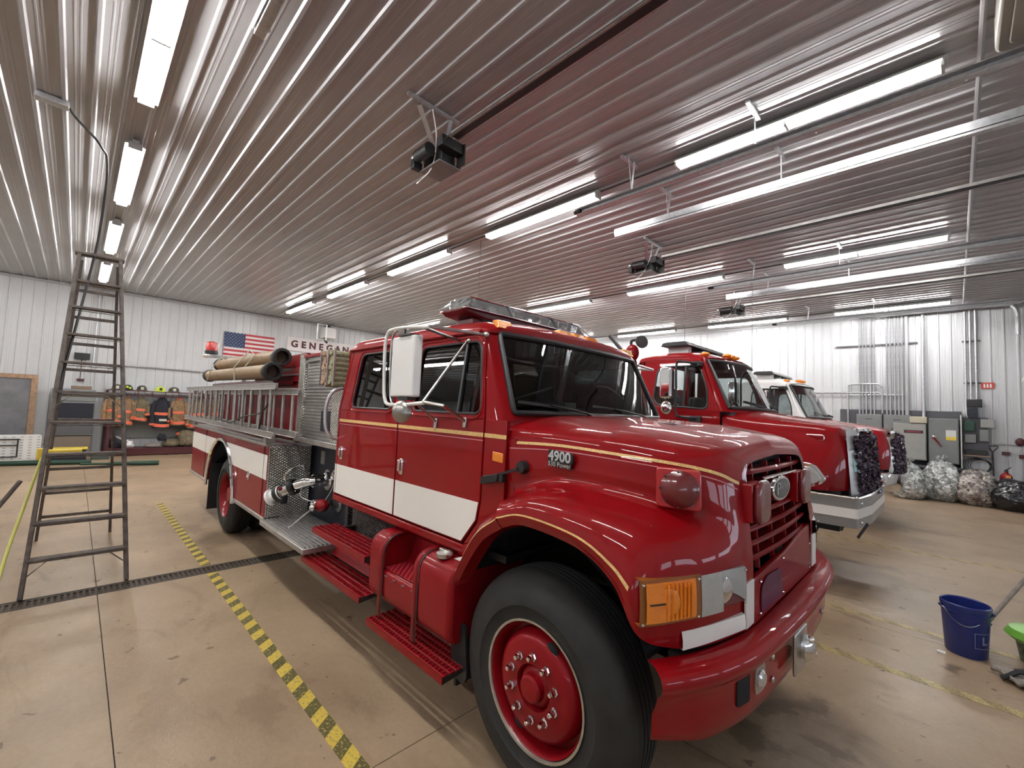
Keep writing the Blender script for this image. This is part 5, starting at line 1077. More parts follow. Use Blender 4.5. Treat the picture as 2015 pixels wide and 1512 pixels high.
# framed panel at left
fp_ = thing('framed_panel', 'grey screen in a pale wooden frame standing against the back wall at far left', 'panel', (XW+.1, -1.5, 0))
part(M().box(XW+.05, XW+.08, -2.6, -.92, .25, 2.20), 'screen', mat('screen_grey', (.20, .20, .22), .5, var=.3, vscale=3), fp_, smooth=0)
for bx in ((-2.7, -.80, 2.20, 2.32), (-2.7, -.80, .15, .27)): part(M().box(XW+.04, XW+.11, bx[0], bx[1], bx[2], bx[3]), 'frame_rail', PALEW, fp_, bevel=.006)
for y in (-.92, -2.7): part(M().box(XW+.04, XW+.11, y, y+.13, .15, 2.20), 'frame_stile', PALEW, fp_, bevel=.006)
tb = thing('folding_table', 'folded white plastic table standing on edge in front of the framed panel', 'table', (-17.2, -1.2, 0))
part(M().prism(rpoly([(-2.4, .02), (-.57, .02), (-.57, .70), (-2.4, .70)], .06), lambda u, v, w: (w, u, v), -17.28, -17.24), 'table_top', PAPERW, tb, bevel=.01)
for a, b, c, d in ((-2.35, -.95, .57, .60), (-2.35, -.98, .42, .445), (-2.35, -.98, .12, .145), (-1.0, -.97, .12, .60)): part(M().box(-17.22, -17.19, a, b, c, d), 'leg_tube', CHAS, tb, bevel=.005)
q = M()
for i in range(12):
    for j in range(9): q.box(-17.24, -17.235, -2.3+i*.15, -2.24+i*.15, .07+j*.07, .085+j*.07)
o = part(q, 'underside_ribs', GREYP, tb, smooth=0); o['kind'] = 'stuff'
gr1 = M().tube([(-16.75, -2.6, .06), (-16.2, -.4, .06), (-16.0, .4, .06)], .06, 10); tag(anchor(gr1.build('green_roll', DGREEN), (-16.75, -2.6, 0)), 'dark green rolled canvas lying on the floor below the white folded table', 'roll')
gr2 = M().tube(cat([(-15.6, .2, .06), (-15.4, .8, .06), (-15.25, 1.2, .07), (-15.2, 1.72, .06)], 4), [.03]*4+[.05]*4+[.06]*5, 10); tag(anchor(gr2.build('green_roll', DGREEN), (-15.6, .2, 0)), 'slim dark green roll on the floor behind the stepladder, ending near the coat rack', 'roll')
fc = thing('file_cabinet', 'grey steel lateral cabinet with dark glass doors behind the stepladder', 'cabinet', (-18.1, 0, 0))
part(M().box(-18.4, -17.95, -.50, .42, .62, 1.96), 'cabinet_body', GREYP, fc, bevel=.01); part(M().box(-17.95, -17.93, -.47, .40, 1.62, 1.92), 'cabinet_door', GREYP, fc, bevel=.006); part(M().box(-17.95, -17.93, -.47, .40, 1.12, 1.56), 'cabinet_door', NAVY, fc, bevel=.006); part(M().box(-17.95, -17.93, -.47, .40, .66, 1.08), 'cabinet_door', GREYD, fc, bevel=.006)
part(M().ball((-17.92, .34, 1.87), .014, 8, 5), 'cabinet_knob', CHROME, fc); part(M().box(-18.4, -17.95, -.48, .40, 0, .60), 'cabinet_plinth', mat('tan_carton', (.20, .16, .12), .8), fc)
tag(anchor(M().box(-18.3, -18.0, -.12, .32, 1.965, 2.06).build('carton', mat('brown_carton', (.22, .15, .10), .8), bevel=.01), (-18.15, .1, 1.965)), 'flat brown carton on top of the grey steel cabinet', 'box')
bb = thing('storage_tote', 'dark blue storage tote with yellow lid on the floor behind the stepladder', 'tote', (-17.2, 0, 0))
part(M().box(-17.4, -17.0, -.38, .32, 0, .30), 'tote_body', NAVY, bb, bevel=.03); part(M().box(-17.42, -16.98, -.40, .34, .30, .34), 'tote_lid', YEL, bb, bevel=.01)
tag(anchor(M().box(-17.3, -17.0, .42, .80, 0, .18).build('crate', mat('grey_green_crate', (.06, .08, .07), .6), bevel=.02), (-17.15, .6, 0)), 'small dark crate on the floor to the right of the blue tote', 'crate')
mo = thing('wall_monitor', 'small black monitor mounted on the back wall behind the stepladder', 'monitor', (XW+.1, .02, 2.9))
part(M().box(XW+.05, XW+.12, -.12, .22, 2.86, 3.05), 'monitor_screen', BLACK, mo, bevel=.008); part(M().cyl((XW+.04, .05, 2.86), (XW+.04, .05, 2.2), .01, 6).box(XW+.03, XW+.1, -.02, .14, 2.22, 2.28), 'monitor_cable', MAROON, mo)
for args in (([(XW+.05, .30, 4.95), (XW+.05, .30, 2.3), (XW+.05, .30, 2.05)], 'thin grey conduit running straight down the back wall behind the stepladder'), (cat([(XW+.05, .62, 1.3), (XW+.05, .62, 2.2), (XW+.05, .62, 2.6), (XW+.05, .78, 2.74), (XW+.05, 1.1, 2.77), (XW+.05, 3.0, 2.75), (XW+.05, 6.5, 2.72)], 5), 'bent grey conduit running along the back wall above the helmet shelf')):
    tag(anchor(M().tube(args[0], .022, 8).build('conduit', GALV), args[0][0]), args[1], 'conduit')
# coat rack with shelf, bench
rk = thing('gear_rack', 'maroon steel coat rack with a slatted top shelf along the back wall', 'rack', (-18.1, 2.4, 0))
part(M().box(-18.38, -17.85, .66, 5.6, 1.975, 1.99), 'shelf', PAPERW, rk)
for z in (1.84, 1.99): part(M().box(-17.86, -17.83, .66, 5.6, z-.012, z+.012), 'shelf_rail', MAROON, rk, bevel=.003)
y = .68
while y < 5.6: part(M().box(-17.86, -17.84, y-.01, y+.01, 1.84, 1.99), 'rail_post', MAROON, rk); y += .34
for y in (.68, 3.1, 5.55): part(M().box(-18.36, -18.30, y-.03, y+.03, 0, 2.0), 'upright', MAROON, rk)
part(M().box(-18.40, -18.38, .66, 5.6, .5, 1.6), 'backboard', GREYP, rk)
bn = thing('gear_bench', 'low maroon bench full of gear under the hanging turnout coats', 'bench', (-18.1, 2.4, 0))
part(M().box(-18.38, -17.75, .70, 5.6, .18, .23), 'bench_top', MAROON, bn, bevel=.006); part(M().box(-17.78, -17.75, .70, 5.6, .02, .2), 'bench_front', MAROON, bn, bevel=.005)
for y in (.75, 2.2, 3.7, 5.5): part(M().box(-18.3, -17.8, y-.03, y+.03, 0, .18), 'bench_leg', MAROON, bn)
part(M().box(-18.38, -17.8, .72, .80, .23, .95), 'bench_end', MAROON, bn)
def coat(y, m, wd, z0, label, bands=True, seed=0, tilt=0.0, collar=None, zt=1.80):
    c = thing('turnout_coat', label, 'coat', (-17.97, y, zt), 'turnout coats hanging on the rack'); r = random.Random(seed)
    G = []; n = 14
    for i in range(11):
        t = i/10; z = zt - (zt-z0)*t; hw_ = wd*(.22 + .30*min(1, t*4)**.8 + .06*t); dp = .06 + .05*min(1, t*3)
        G.append([(-17.97 + dp*math.cos(a) + .012*math.sin(5*a+seed+t*4), y + tilt*t + hw_*math.sin(a)*(1+.05*math.sin(3*a+seed)), z + .015*math.sin(2*a+seed)*t) for a in [2*PI*k/n for k in range(n+1)]])
    part(M().grid(G), 'coat_body', m, c, smooth=60)
    for s in (-1, 1):
        part(M().tube(cat([(-17.95, y+s*wd*.40, zt-.10), (-17.92, y+s*wd*.60+tilt*.4, zt-.32), (-17.90, y+s*wd*.58+tilt*.8, z0+.12+.05*s)], 4), [.045]*3+[.06]*6, 10), 'sleeve', m, c)
        if bands: part(M().cyl((-17.90, y+s*wd*.58+tilt*.75, z0+.20+.05*s), (-17.90, y+s*wd*.58+tilt*.8, z0+.14+.05*s), .068, 10), 'sleeve_band', ORG, c)
    if bands:
        for (ta, tb_) in ((.48, .57), (.86, .96)):
            i0 = ta*10; rows = []
            for tt in (ta, tb_):
                z = zt-(zt-z0)*tt; hw_ = wd*(.52+.06*tt)+.006; dp = .118
                rows.append([(-17.97 + dp*math.cos(a)+.012*math.sin(5*a+seed+tt*4), y+tilt*tt+hw_*math.sin(a)*(1+.05*math.sin(3*a+seed)), z+.015*math.sin(2*a+seed)*tt) for a in [-PI/2+PI*k/9 for k in range(10)]])
            part(M().grid(rows), 'reflective_band', ORG, c)
    part(M().tube([(-17.95, y-.05, zt), (-17.90, y, zt-.04), (-17.95, y+.05, zt)], .03, 8), 'collar', collar or m, c)
    part(M().tube([(-17.96, y, zt), (-17.9, y, zt+.05), (-17.86, y, zt+.04)], .006, 5), 'hanger_hook', CHAS, c)
coat(.80, TAN, .30, .98, 'brown turnout coat at the left end of the rack, half behind the stepladder', seed=1)
coat(1.12, TAN, .30, .92, 'tan turnout coat with orange bands just behind the stepladder rail', seed=2)
coat(1.47, KHAKI, .28, 1.05, 'narrow khaki turnout coat with two orange bands right of the stepladder', seed=3)
coat(1.98, NAVYC, .38, .84, 'black turnout coat with orange bands hanging in the middle of the rack', seed=4, collar=NAVYC)
coat(2.42, TAN, .36, .94, 'light tan turnout coat with an orange collar hanging beside the black coat', seed=5, collar=ORG)
coat(2.95, KHAKI, .42, .84, 'dark khaki turnout coat hanging right of the tan coat with the orange collar', seed=6, tilt=-.03)
coat(3.5, TAN, .36, .90, 'tan turnout coat partly hidden behind the ladders of the nearest truck', seed=7)
coat(4.1, KHAKI, .36, .90, 'turnout coat furthest right, seen between the ladder rungs of the truck', seed=8)
part(M().box(-17.85, -17.84, 1.93, 2.12, 1.06, 1.13), 'coat_letters', SILV, bpy.data.objects['turnout_coat.003'], smooth=0)
def helmet(y, m, label, s=1.0, ang=0):
    h = thing('fire_helmet', label, 'helmet', (-18.05, y, 1.99), 'helmets on the rack shelf'); o = (-18.05, y, 1.995)
    part(M().lathe([(.12*s, .02), (.125*s, .06), (.115*s, .11), (.085*s, .15), (.04*s, .17), (.001, .172)], o, (0,0,1), 18), 'helmet_shell', m, h)
    part(M().lathe([(.11*s, .03), (.17*s, .0), (.175*s, .005), (.115*s, .045)], (o[0], o[1], o[2]), (0.0,0,1), 18), 'helmet_brim', m, h)
    for a in (0, PI/2): part(M().tube([(o[0]+.122*s*math.cos(b)*math.cos(a), o[1]+.122*s*math.cos(b)*math.sin(a), o[2]+.055+.118*math.sin(b)) for b in [PI*k/10 for k in range(11)]], .006, 5), 'helmet_ridge', m, h)
    part(M().box(o[0]+.11*s, o[0]+.125*s, y-.035, y+.035, 2.03, 2.12), 'front_shield', SILV if m is BROWNP else BLACK, h, bevel=.004)
helmet(.88, BROWNP, 'dark brown fire helmet at the left end of the shelf'); helmet(1.12, BLACK, 'black helmet with yellow patches behind the stepladder rail')
helmet(1.46, BROWNP, 'brown leather helmet just right of the stepladder'); helmet(1.92, YSH, 'bright lime yellow fire helmet on the shelf'); helmet(2.27, BROWNP, 'large brown helmet directly right of the lime yellow one', 1.15)
helmet(2.93, BROWNP, 'brown helmet standing alone near the right end of the shelf', 1.05); helmet(3.35, TAN, 'tan helmet on the shelf beside the truck ladders')
part(M().ball((-17.92, 1.10, 2.10), .035, 8, 6).ball((-17.92, 1.17, 2.07), .035, 8, 6), 'yellow_patch', YSH, bpy.data.objects['fire_helmet.001'])
def bundle(y, z, sz, m, label, seed, name='gear_bundle'):
    r = random.Random(seed); bm = bmesh.new(); bmesh.ops.create_icosphere(bm, subdivisions=3, radius=1)
    for v in bm.verts:
        n = noise.noise(v.co*1.7+Vector((seed, 0, 0)))*.35 + noise.noise(v.co*4+Vector((seed, 3, 0)))*.18
        v.co = Vector((v.co.x*sz[0], v.co.y*sz[1], v.co.z*sz[2]))*(1+n)
        if v.co.z < -sz[2]*.7: v.co.z = -sz[2]*.7
    me = bpy.data.meshes.new(name); bm.to_mesh(me); bm.free(); me.materials.append(m); me.polygons.foreach_set('use_smooth', [True]*len(me.polygons))
    o = bpy.data.objects.new(name, me); COL.objects.link(o); o.location = (-18.02, y, z+sz[2]*.7); return tag(o, label, 'gear')
bundle(.98, .23, (.16, .18, .20), NAVYC, 'black boots and folded gear at the left end of the bench', 11)
bundle(1.25, .23, (.16, .14, .13), PAPERW, 'pale bundle lying on the bench behind the stepladder rail', 12)
bundle(1.85, .23, (.18, .24, .07), CLOTHG, 'flat grey cloth on the bench below the black coat', 13); bundle(2.05, .42, (.10, .12, .14), NAVYC, 'dark maroon boots standing at the back of the bench', 14)
bundle(2.32, .23, (.2, .24, .15), KHAKI, 'khaki trousers piled on the bench below the tan coat', 15); bundle(2.72, .23, (.22, .28, .34), KHAKI, 'big heap of khaki bunker gear on the bench', 16)
bundle(3.35, .23, (.2, .26, .32), TAN, 'tan gear heap at the right of the bench beside the truck', 17); bundle(.85, .85, (.14, .16, .16), MAROON, 'dark maroon hood bag hanging low at the left of the coats', 18); bundle(2.50, .60, (.10, .09, .06), ORG, 'small orange glove on top of the khaki heap', 19)
# flag
fl_ = thing('flag', 'American flag with stars and stripes pinned to the back wall', 'flag', (XW+.06, 4.35, 3.9))
fy0, fy1, fz0, fz1 = 3.62, 5.27, 3.27, 4.27; fx = XW+.05; FRED = mat('flag_red', (.42, .05, .06), .8); FWH = mat('flag_white', (.66, .62, .62), .8); FBL = mat('flag_blue', (.03, .05, .12), .8)
sg = lambda y: .06*(y-fy0)/(fy1-fy0)
for i in range(13):
    a = fz1 - (i+1)*(fz1-fz0)/13; b = a + (fz1-fz0)/13
    part(M().grid([[(fx+.012*math.sin(y*9), y, a), (fx+.012*math.sin(y*9), y, b)] for y in [fy0+(fy1-fy0)*k/16 for k in range(17)]]), 'stripe', FRED if i % 2 == 0 else FWH, fl_)
cy1 = fy0+.40*(fy1-fy0); cz0 = fz1-7*(fz1-fz0)/13
part(M().grid([[(fx+.004+.012*math.sin(y*9), y, cz0), (fx+.004+.012*math.sin(y*9), y, fz1)] for y in [fy0+(cy1-fy0)*k/8 for k in range(9)]]), 'canton', FBL, fl_)
for r_ in range(9):
    for c_ in range(6 if r_ % 2 == 0 else 5):
        y = fy0+.035+(c_+(0 if r_ % 2 == 0 else .5))*.112; z = fz1-.03-r_*.059
        pts = [(y + (.019 if k % 2 == 0 else .008)*math.sin(PI*k/5), z + (.019 if k % 2 == 0 else .008)*math.cos(PI*k/5)) for k in range(10)]
        part(M().prism(pts, lambda u, v, w: (w+.012*math.sin(u*9), u, v), fx+.005, fx+.008), 'star', FWH, fl_, smooth=0)
# sign
sn = thing('name_sign', 'long white sign with maroon letters GENEGAN along the back wall above the nearest truck', 'sign', (XW+.06, 7.3, 4.0))
part(M().box(XW+.03, XW+.05, 5.72, 9.6, 3.86, 4.40), 'sign_board', FWH, sn)
for k, ch in enumerate('GENEGAN'): part(M().text(ch, .36, .006, lambda u, v, w: (XW+.058+w, 6.0+k*.345+u, 4.13+v), bold=.014), 'letter', MAROON, sn, smooth=0)
wc = thing('wall_cabinet', 'open white metal box on a bracket high on the back wall beside the flag', 'cabinet', (-17.9, 7.0, 4.4))
part(M().box(-18.35, -17.9, 6.95, 7.40, 4.50, 4.92), 'box_body', WHITEP, wc, bevel=.01); part(M().tube([(-17.6, 6.55, 4.35), (-17.6, 6.9, 4.35), (-17.6, 6.9, 4.95), (-17.6, 6.55, 4.95)], .03, 6, True), 'box_door', WHITEP, wc); part(M().box(-18.1, -18.0, 7.0, 7.2, 4.95, 5.03).bar((-18.3, 7.1, 4.45), (-18.0, 7.1, 4.3), .05, .05), 'box_bracket', BLACK, wc)
part(M().box(-17.885, -17.88, 7.0, 7.4, 4.6, 4.8), 'box_label', PINK if 0 else PAPERW, wc)

# ================================================================ FAR WALL CONTENTS
YW = YF
tag(anchor(M().box(-2.45, .13, YW-.05, YW-.02, .0, 2.30).build('backboard', GREYD, bevel=.004), (-2.4, YW-.03, 0)), 'dark grey board on the far wall behind the electrical cabinets', 'board')
def ebox(name, label, x0, x1, z0, z1, d, m, extra=None, group=None):
    t = thing(name, label, 'cabinet', ((x0+x1)/2, YW-.05-d/2, z0), group)
    part(M().box(x0, x1, YW-.05-d, YW-.05, z0, z1), 'box_body', m, t, bevel=.008); part(M().box(x0+.015, x1-.015, YW-.065-d, YW-.05-d, z0+.015, z1-.015), 'box_door', m, t, bevel=.006)
    if extra: extra(t, YW-.066-d)
    return t
def ex_panel(t, y):
    x = t.location.x; part(M().box(x-.08, x+.08, y-.004, y, 2.02, 2.035).box(x-.13, x-.08, y-.012, y, 1.76, 1.78), 'panel_latch', BLACK, t)
ebox('breaker_panel', 'left grey breaker panel under the conduits on the far wall', -2.04, -1.46, 1.15, 2.17, .16, GREYP, ex_panel, 'twin breaker panels')
ebox('breaker_panel', 'right grey breaker panel under the conduits on the far wall', -1.43, -.85 + .0, 1.15, 2.17, .16, GREYP, ex_panel, 'twin breaker panels')
def ex_ts(t, y):
    part(M().box(-.98, -.60, y-.004, y, 1.68, 1.76), 'name_strip', BLACK, t); part(M().box(-.94, -.64, y-.006, y-.003, 1.705, 1.735), 'name_print', mat('strip_red', (.35, .04, .05), .5), t, smooth=0)
ebox('transfer_switch', 'light grey cabinet with a black name strip, left of the one with the yellow label', -1.20, -.54, .97, 1.94, .38, GREYL, ex_ts)
def ex_sw(t, y):
    part(M().box(-.15-.02, .0+.02, y-.004, y, 1.63, 1.80), 'warning_label', PAPERW, t, smooth=0); part(M().box(-.17, .02, y-.0045, y, 1.54, 1.63), 'warning_label', YEL, t, smooth=0)
    part(M().lathe([(.05, 0), (.05, .03), (.001, .035)], (-.40, y, 1.60), (0, -1, 0), 14).bar((-.40, y-.03, 1.6), (-.25, y-.04, 1.36), .03, .04), 'switch_handle', CHROME, t)
ebox('disconnect_cabinet', 'large grey cabinet with lever handle and white and yellow warning label on the far wall', -.50, .07, .93, 2.10, .33, GREYP, ex_sw)
tag(anchor(M().box(-.86, -.52, 16.10, 16.40, 1.955, 2.13).build('cream_box', CREAM, bevel=.015), (-.7, 16.25, 1.955)), 'small cream box standing on top of the light grey cabinet', 'box')
ped = thing('cabinet_plinth', 'dark low shelf under the grey cabinets behind the bags', 'shelf', (-.5, 16.2, 0))
part(M().box(-2.0, .12, 16.1, 16.48, .78, .84), 'shelf_top', GREYD, ped); part(M().box(-2.0, .10, 16.14, 16.48, .0, .78), 'shelf_body', BLACK, ped)
tag(anchor(M().box(.10, .125, YW-.35, YW-.02, .5, 2.2).build('white_post', WHITEP), (.11, YW-.1, .5)), 'thin white post right of the large grey cabinet', 'post')
# conduits: verticals
k = 0; ordn = ['first', 'second', 'third', 'fourth', 'fifth', 'sixth']
for x in [-1.98, -1.90, -1.82, -1.72, -1.64, -1.36, -1.28, -1.18, -1.10, -1.02, -.95]:
    zt = 5.0; m = M().tube([(x, YW-.075, 2.17), (x, YW-.075, zt-.1), (x, YW-.12, zt), (x, YW-.3, zt+.04)], .020, 8)
    k += 1; tag(anchor(m.build('conduit', GALV), (x, YW-.075, 2.17)), 'thin grey conduit, %s from the left of those above the %s breaker panel' % (ordn[(k-1) % 5 if k < 6 else k-6], 'left' if k < 6 else 'right'), 'conduit', 'conduits above the breaker panels')
for x, z0, lab in ((-1.20+.28, 1.95, 'pale thick conduit rising from the light grey cabinet to the ceiling'), (-.64+.05, 1.96, 'thick conduit rising beside the cream box to the ceiling')):
    tag(anchor(M().tube([(x, YW-.11, z0), (x, YW-.11, 5.05)], .036, 10).build('conduit', WALLT if x < -.8 else GALV), (x, YW-.11, z0)), lab, 'conduit')
tag(anchor(M().tube(cat([(-2.25, YW-.08, 1.6), (-2.25, YW-.08, 2.9), (-2.2, YW-.08, 3.02), (-2.1, YW-.08, 3.05), (-1.6, YW-.08, 3.05), (-1.5, YW-.08, 3.0), (-1.46, YW-.08, 2.85), (-1.46, YW-.08, 2.2)], 5), .022, 8).build('conduit', GALV), (-2.25, YW-.08, 1.6)), 'looped grey conduit arching above the left breaker panel', 'conduit')
tag(anchor(M().tube([(-4.6, YW-.07, 2.78), (-1.55, YW-.07, 2.80), (-1.46, YW-.07, 2.72)], .022, 8).build('conduit', GALV), (-4.6, YW-.07, 2.78)), 'horizontal grey conduit running along the far wall to the breaker panels', 'conduit')
for i, (x0, x1, z) in enumerate(((-2.55, -.70, 4.20), (-2.3, -.98, 2.74), (.16, .50, 4.15), (.18, .50, 3.05))):
    q = M().box(x0, x1, YW-.06, YW-.02, z-.02, z+.02); 
    tag(anchor(q.build('strut_channel', GREYD if i != 1 else GALV), (x0, YW-.04, z)), ('upper dark strut channel holding the bundled conduits', 'lower steel strut channel just above the breaker panels', 'upper short strut channel on the three conduits by the red sign', 'lower short strut channel on the three conduits by the red sign')[i], 'channel')
for x in (.22, .31, .41):
    tag(anchor(M().tube([(x, YW-.08, 2.2), (x, YW-.08, 5.05)], .022, 8).build('conduit', GALV), (x, YW-.08, 2.2)), '%s of three grey conduits between the large cabinet and the red sign' % {.22: 'leftmost', .31: 'middle', .41: 'rightmost'}[x], 'conduit', 'three conduits left of the red sign')
ctl = thing('control_shelf', 'cluttered black control boxes, shelf and coiled cable right of the large grey cabinet', 'shelf', (.4, YW-.2, 1.4))
part(M().box(.14, .62, YW-.30, YW-.03, 1.17, 1.19), 'shelf_board', PALEW, ctl); part(M().box(.15, .60, YW-.12, YW-.05, 1.22, 2.15), 'rack_board', GREYD, ctl)
for a in ((.24, .42, YW-.22, 2.14, 2.40, NAVY), (.22, .50, YW-.16, 2.42, 2.62, BLACK), (.46, .70, YW-.18, 1.90, 2.12, GREYL), (.17, .38, YW-.22, 1.50, 1.72, GREYP), (.44, .60, YW-.2, 1.55, 1.85, GREYP), (.16, .36, YW-.2, 1.80, 2.05, mat('dark_green_case', (.02, .07, .05), .5)), (.18, .55, YW-.25, 1.19, 1.32, BLACK)): part(M().box(a[0], a[1], a[2], YW-.05, a[3], a[4]), 'control_box', a[5], ctl, bevel=.01)
for j in range(4): part(M().tube([(.37+(.24-.015*j)*math.cos(a)+.03*j, YW-.10-.015*j, .93+(.19-.01*j)*math.sin(a)) for a in [2*PI*q/24 for q in range(24)]], .008, 6, True), 'cable_coil', BLACK, ctl)
fs = thing('fire_sign', 'small red fire sign with white symbols on the far wall near the right edge', 'sign', (.62, YW-.03, 2.98))
part(M().box(.49, .72, YW-.03, YW-.02, 2.90, 3.06), 'sign_plate', mat('sign_red', (.50, .04, .02), .5), fs, bevel=.003)
for x in (.55, .605, .66): part(M().prism(rpoly([(x-.018, 2.93), (x+.018, 2.93), (x+.014, 3.02), (x-.014, 3.03)], .008), lambda u, v, w: (u, w, v), YW-.034, YW-.03), 'sign_symbol', PAPERW, fs, smooth=0)
sv = thing('shovel', 'black D-handled shovel leaning upright against the far wall behind the bags', 'shovel', (.68, YW-.15, 0))
part(M().cyl((.66, YW-.3, .35), (.66, YW-.12, 1.32), .016, 8), 'shaft', BLACK, sv); part(M().tube([(.66, YW-.12, 1.30), (.60, YW-.11, 1.40), (.60, YW-.11, 1.45), (.76, YW-.11, 1.45), (.74, YW-.11, 1.40), (.66, YW-.12, 1.30)], .013, 6), 'd_handle', BLACK, sv); part(M().prism(rpoly([(.54, .02), (.78, .02), (.78, .38), (.54, .38)], .04), lambda u, v, w: (u, w, v), YW-.34, YW-.325), 'blade', BLACK, sv)
fe = thing('fire_extinguisher', 'red fire extinguisher with an orange tag standing behind the black bag', 'extinguisher', (.86, 16.1, 0))
part(M().lathe([(.001, 0), (.10, .0), (.11, .02), (.11, .50), (.09, .56), (.04, .60), (.03, .64)], (.86, 16.1, .22), (0,0,1), 20), 'cylinder', RED2, fe); part(M().box(.83, .89, 16.05, 16.12, .86, .90).bar((.86, 16.1, .90), (.94, 16.05, .97), .02, .015), 'valve', BLACK, fe); part(M().box(.76, .83, 15.985, 15.995, .50, .66), 'label', PAPERW, fe, bevel=.002)
part(M().box(.85, .93, 15.98, 15.99, .55, .78), 'tag', mat('orange_tag', (.8, .3, .08), .6), fe, bevel=.002); part(M().box(.76, .96, 16.0, 16.2, 0, .22), 'stand', GREYD, fe)
wv = thing('wall_valve', 'dark red valve and horizontal grey pipe low on the far wall at right', 'valve', (1.0, YW-.08, 1.5))
part(M().tube([(.66, YW-.07, 1.50), (1.55, YW-.07, 1.50)], .018, 8), 'pipe', GALV, wv); part(M().ball((1.12, YW-.09, 1.58), .08, 10, 8, (1, .6, 1.3)), 'valve_body', MAROON, wv)
for a_ in ((.82, .95, 1.24, 1.32), (1.1, 1.25, 1.18, 1.27)): part(M().box(a_[0], a_[1], YW-.10, YW-.02, a_[2], a_[3]), 'alarm_box', MAROON, wv)
wl = thing('wall_speaker', 'off white fan shaped fixture high on the far wall at the right edge', 'fixture', (1.25, YW-.2, 3.1))
part(M().box(1.18, 1.5, YW-.35, YW-.02, 3.05, 3.16).box(1.28, 1.38, YW-.2, YW-.02, 2.95, 3.05), 'fixture_body', WHITEP, wl, bevel=.02)
# bags
def bagmat(name, c1, c2, rough=.15):
    m = mat(name, c1, rough, .55, .8); nt, N, L, P = nodes(m); tc = N.new('ShaderNodeTexCoord'); v = N.new('ShaderNodeTexVoronoi'); v.inputs['Scale'].default_value = 15
    L.new(tc.outputs['Object'], v.inputs[0]); r = N.new('ShaderNodeValToRGB'); r.color_ramp.elements[0].color = (*c1, 1); r.color_ramp.elements[1].color = (*c2, 1); sp = N.new('ShaderNodeSeparateColor'); L.new(v.outputs['Color'], sp.inputs[0]); L.new(sp.outputs[0], r.inputs[0]); L.new(r.outputs[0], P.inputs['Base Color'])
    n = N.new('ShaderNodeTexNoise'); n.inputs['Scale'].default_value = 13; n.inputs['Detail'].default_value = 8; n.inputs['Distortion'].default_value = 1.5; L.new(tc.outputs['Object'], n.inputs[0])
    b = N.new('ShaderNodeBump'); b.inputs['Strength'].default_value = 1; b.inputs['Distance'].default_value = .05; L.new(n.outputs[0], b.inputs['Height']); L.new(b.outputs[0], P.inputs['Normal']); return m
BAG1 = bagmat('clear_bag_cans', (.22, .24, .23), (.85, .87, .86)); BAG2 = bagmat('can_bag', (.10, .07, .07), (.60, .55, .50)); BAGK = mat('black_bag_film', (.006, .006, .008), .22, 0, .4, bump=1.0, bscale=9)
def bag(c, sz, m, label, seed, knot=True):
    t = thing('rubbish_bag', label, 'bag', (c[0], c[1], 0)); r = random.Random(seed); bm = bmesh.new(); bmesh.ops.create_icosphere(bm, subdivisions=5, radius=1)
    for v in bm.verts:
        d = v.co.copy(); n = noise.noise(d*1.5+Vector((seed, 0, 0)))*.22 + abs(noise.noise(d*5+Vector((seed, 1, 0))))*.13 + abs(noise.noise(d*12+Vector((seed, 1, 0))))*.05
        t_ = (d.z+1)/2; f = (1.0 - .25*max(0, t_-.6)) * (1 + n); v.co = Vector((d.x*sz[0]*f, d.y*sz[1]*f, (max(d.z, -.72)+.72)/1.72*sz[2]*(1+n*.4)))
    me = bpy.data.meshes.new('bag_body'); bm.to_mesh(me); bm.free(); me.materials.append(m); me.polygons.foreach_set('use_smooth', [True]*len(me.polygons))
    o = bpy.data.objects.new('bag_body', me); COL.objects.link(o); o.parent = t
    if knot: part(M().tube([(c[0], c[1], sz[2]*.93), (c[0]+.02, c[1], sz[2]*1.04), (c[0]+.09, c[1]-.03, sz[2]*1.15)], [.10, .03, .06], 7).tube([(c[0], c[1], sz[2]*1.0), (c[0]-.07, c[1]+.02, sz[2]*1.12)], [.03, .05], 6), 'bag_knot', m, t)
    return t
bag((-.88, 15.55), (.36, .36, .88), BAG1, 'knotted clear bag of crushed cans nearest the far truck bumper', 3); bag((-.27, 15.95), (.40, .38, 1.0), BAG1, 'largest clear knotted bag of cans, middle of the row of bags', 5)
bag((.36, 15.9), (.42, .40, .84), BAG2, 'open bag of crumpled brown and silver cans beside the black bag', 8, False); bag((1.02, 15.72), (.52, .45, .70), BAGK, 'big black rubbish bag at the right end of the row', 12, False)
# bucket and mop
bk = thing('bucket', 'blue plastic bucket with wire handle standing on the concrete floor at right', 'bucket', (.04, 5.40, 0)); o = (.04, 5.40, 0)
part(M().lathe([(.001, .004), (.122, .0), (.128, .01), (.148, .34), (.156, .342), (.156, .352), (.149, .354), (.150, .375), (.157, .377), (.157, .405), (.150, .412), (.144, .405), (.125, .02), (.001, .012)], o, (0,0,1), 40), 'bucket_shell', BLUE, bk)
part(M().tube([(o[0]+.162*math.cos(a), o[1]+.162*math.sin(a), .36-.10*math.sin(max(0, (a+PI/2+.9))/1.8*PI)) for a in [-PI/2-.9+1.8*k/14-.4 for k in range(15)]], .003, 5), 'wire_handle', STEEL, bk)
for a in (-2.8, -.1): part(M().ball((o[0]+.158*math.cos(a), o[1]+.158*math.sin(a), .362), .014, 8, 6), 'handle_lug', BLUE, bk)
LB = mat('pale_blue_print', (.16, .20, .34), .5)
def lab(u, v, w): a = -.72 + u/.14; return (o[0]+(.139+w)*math.cos(a), o[1]+(.139+w)*math.sin(a), .155+v)
part(M().text('L', .085, .001, lab, bold=.003).text('o', .06, .001, lambda u, v, w: lab(u+.045, v-.008, w)), 'bucket_logo', LB, bk, smooth=0)
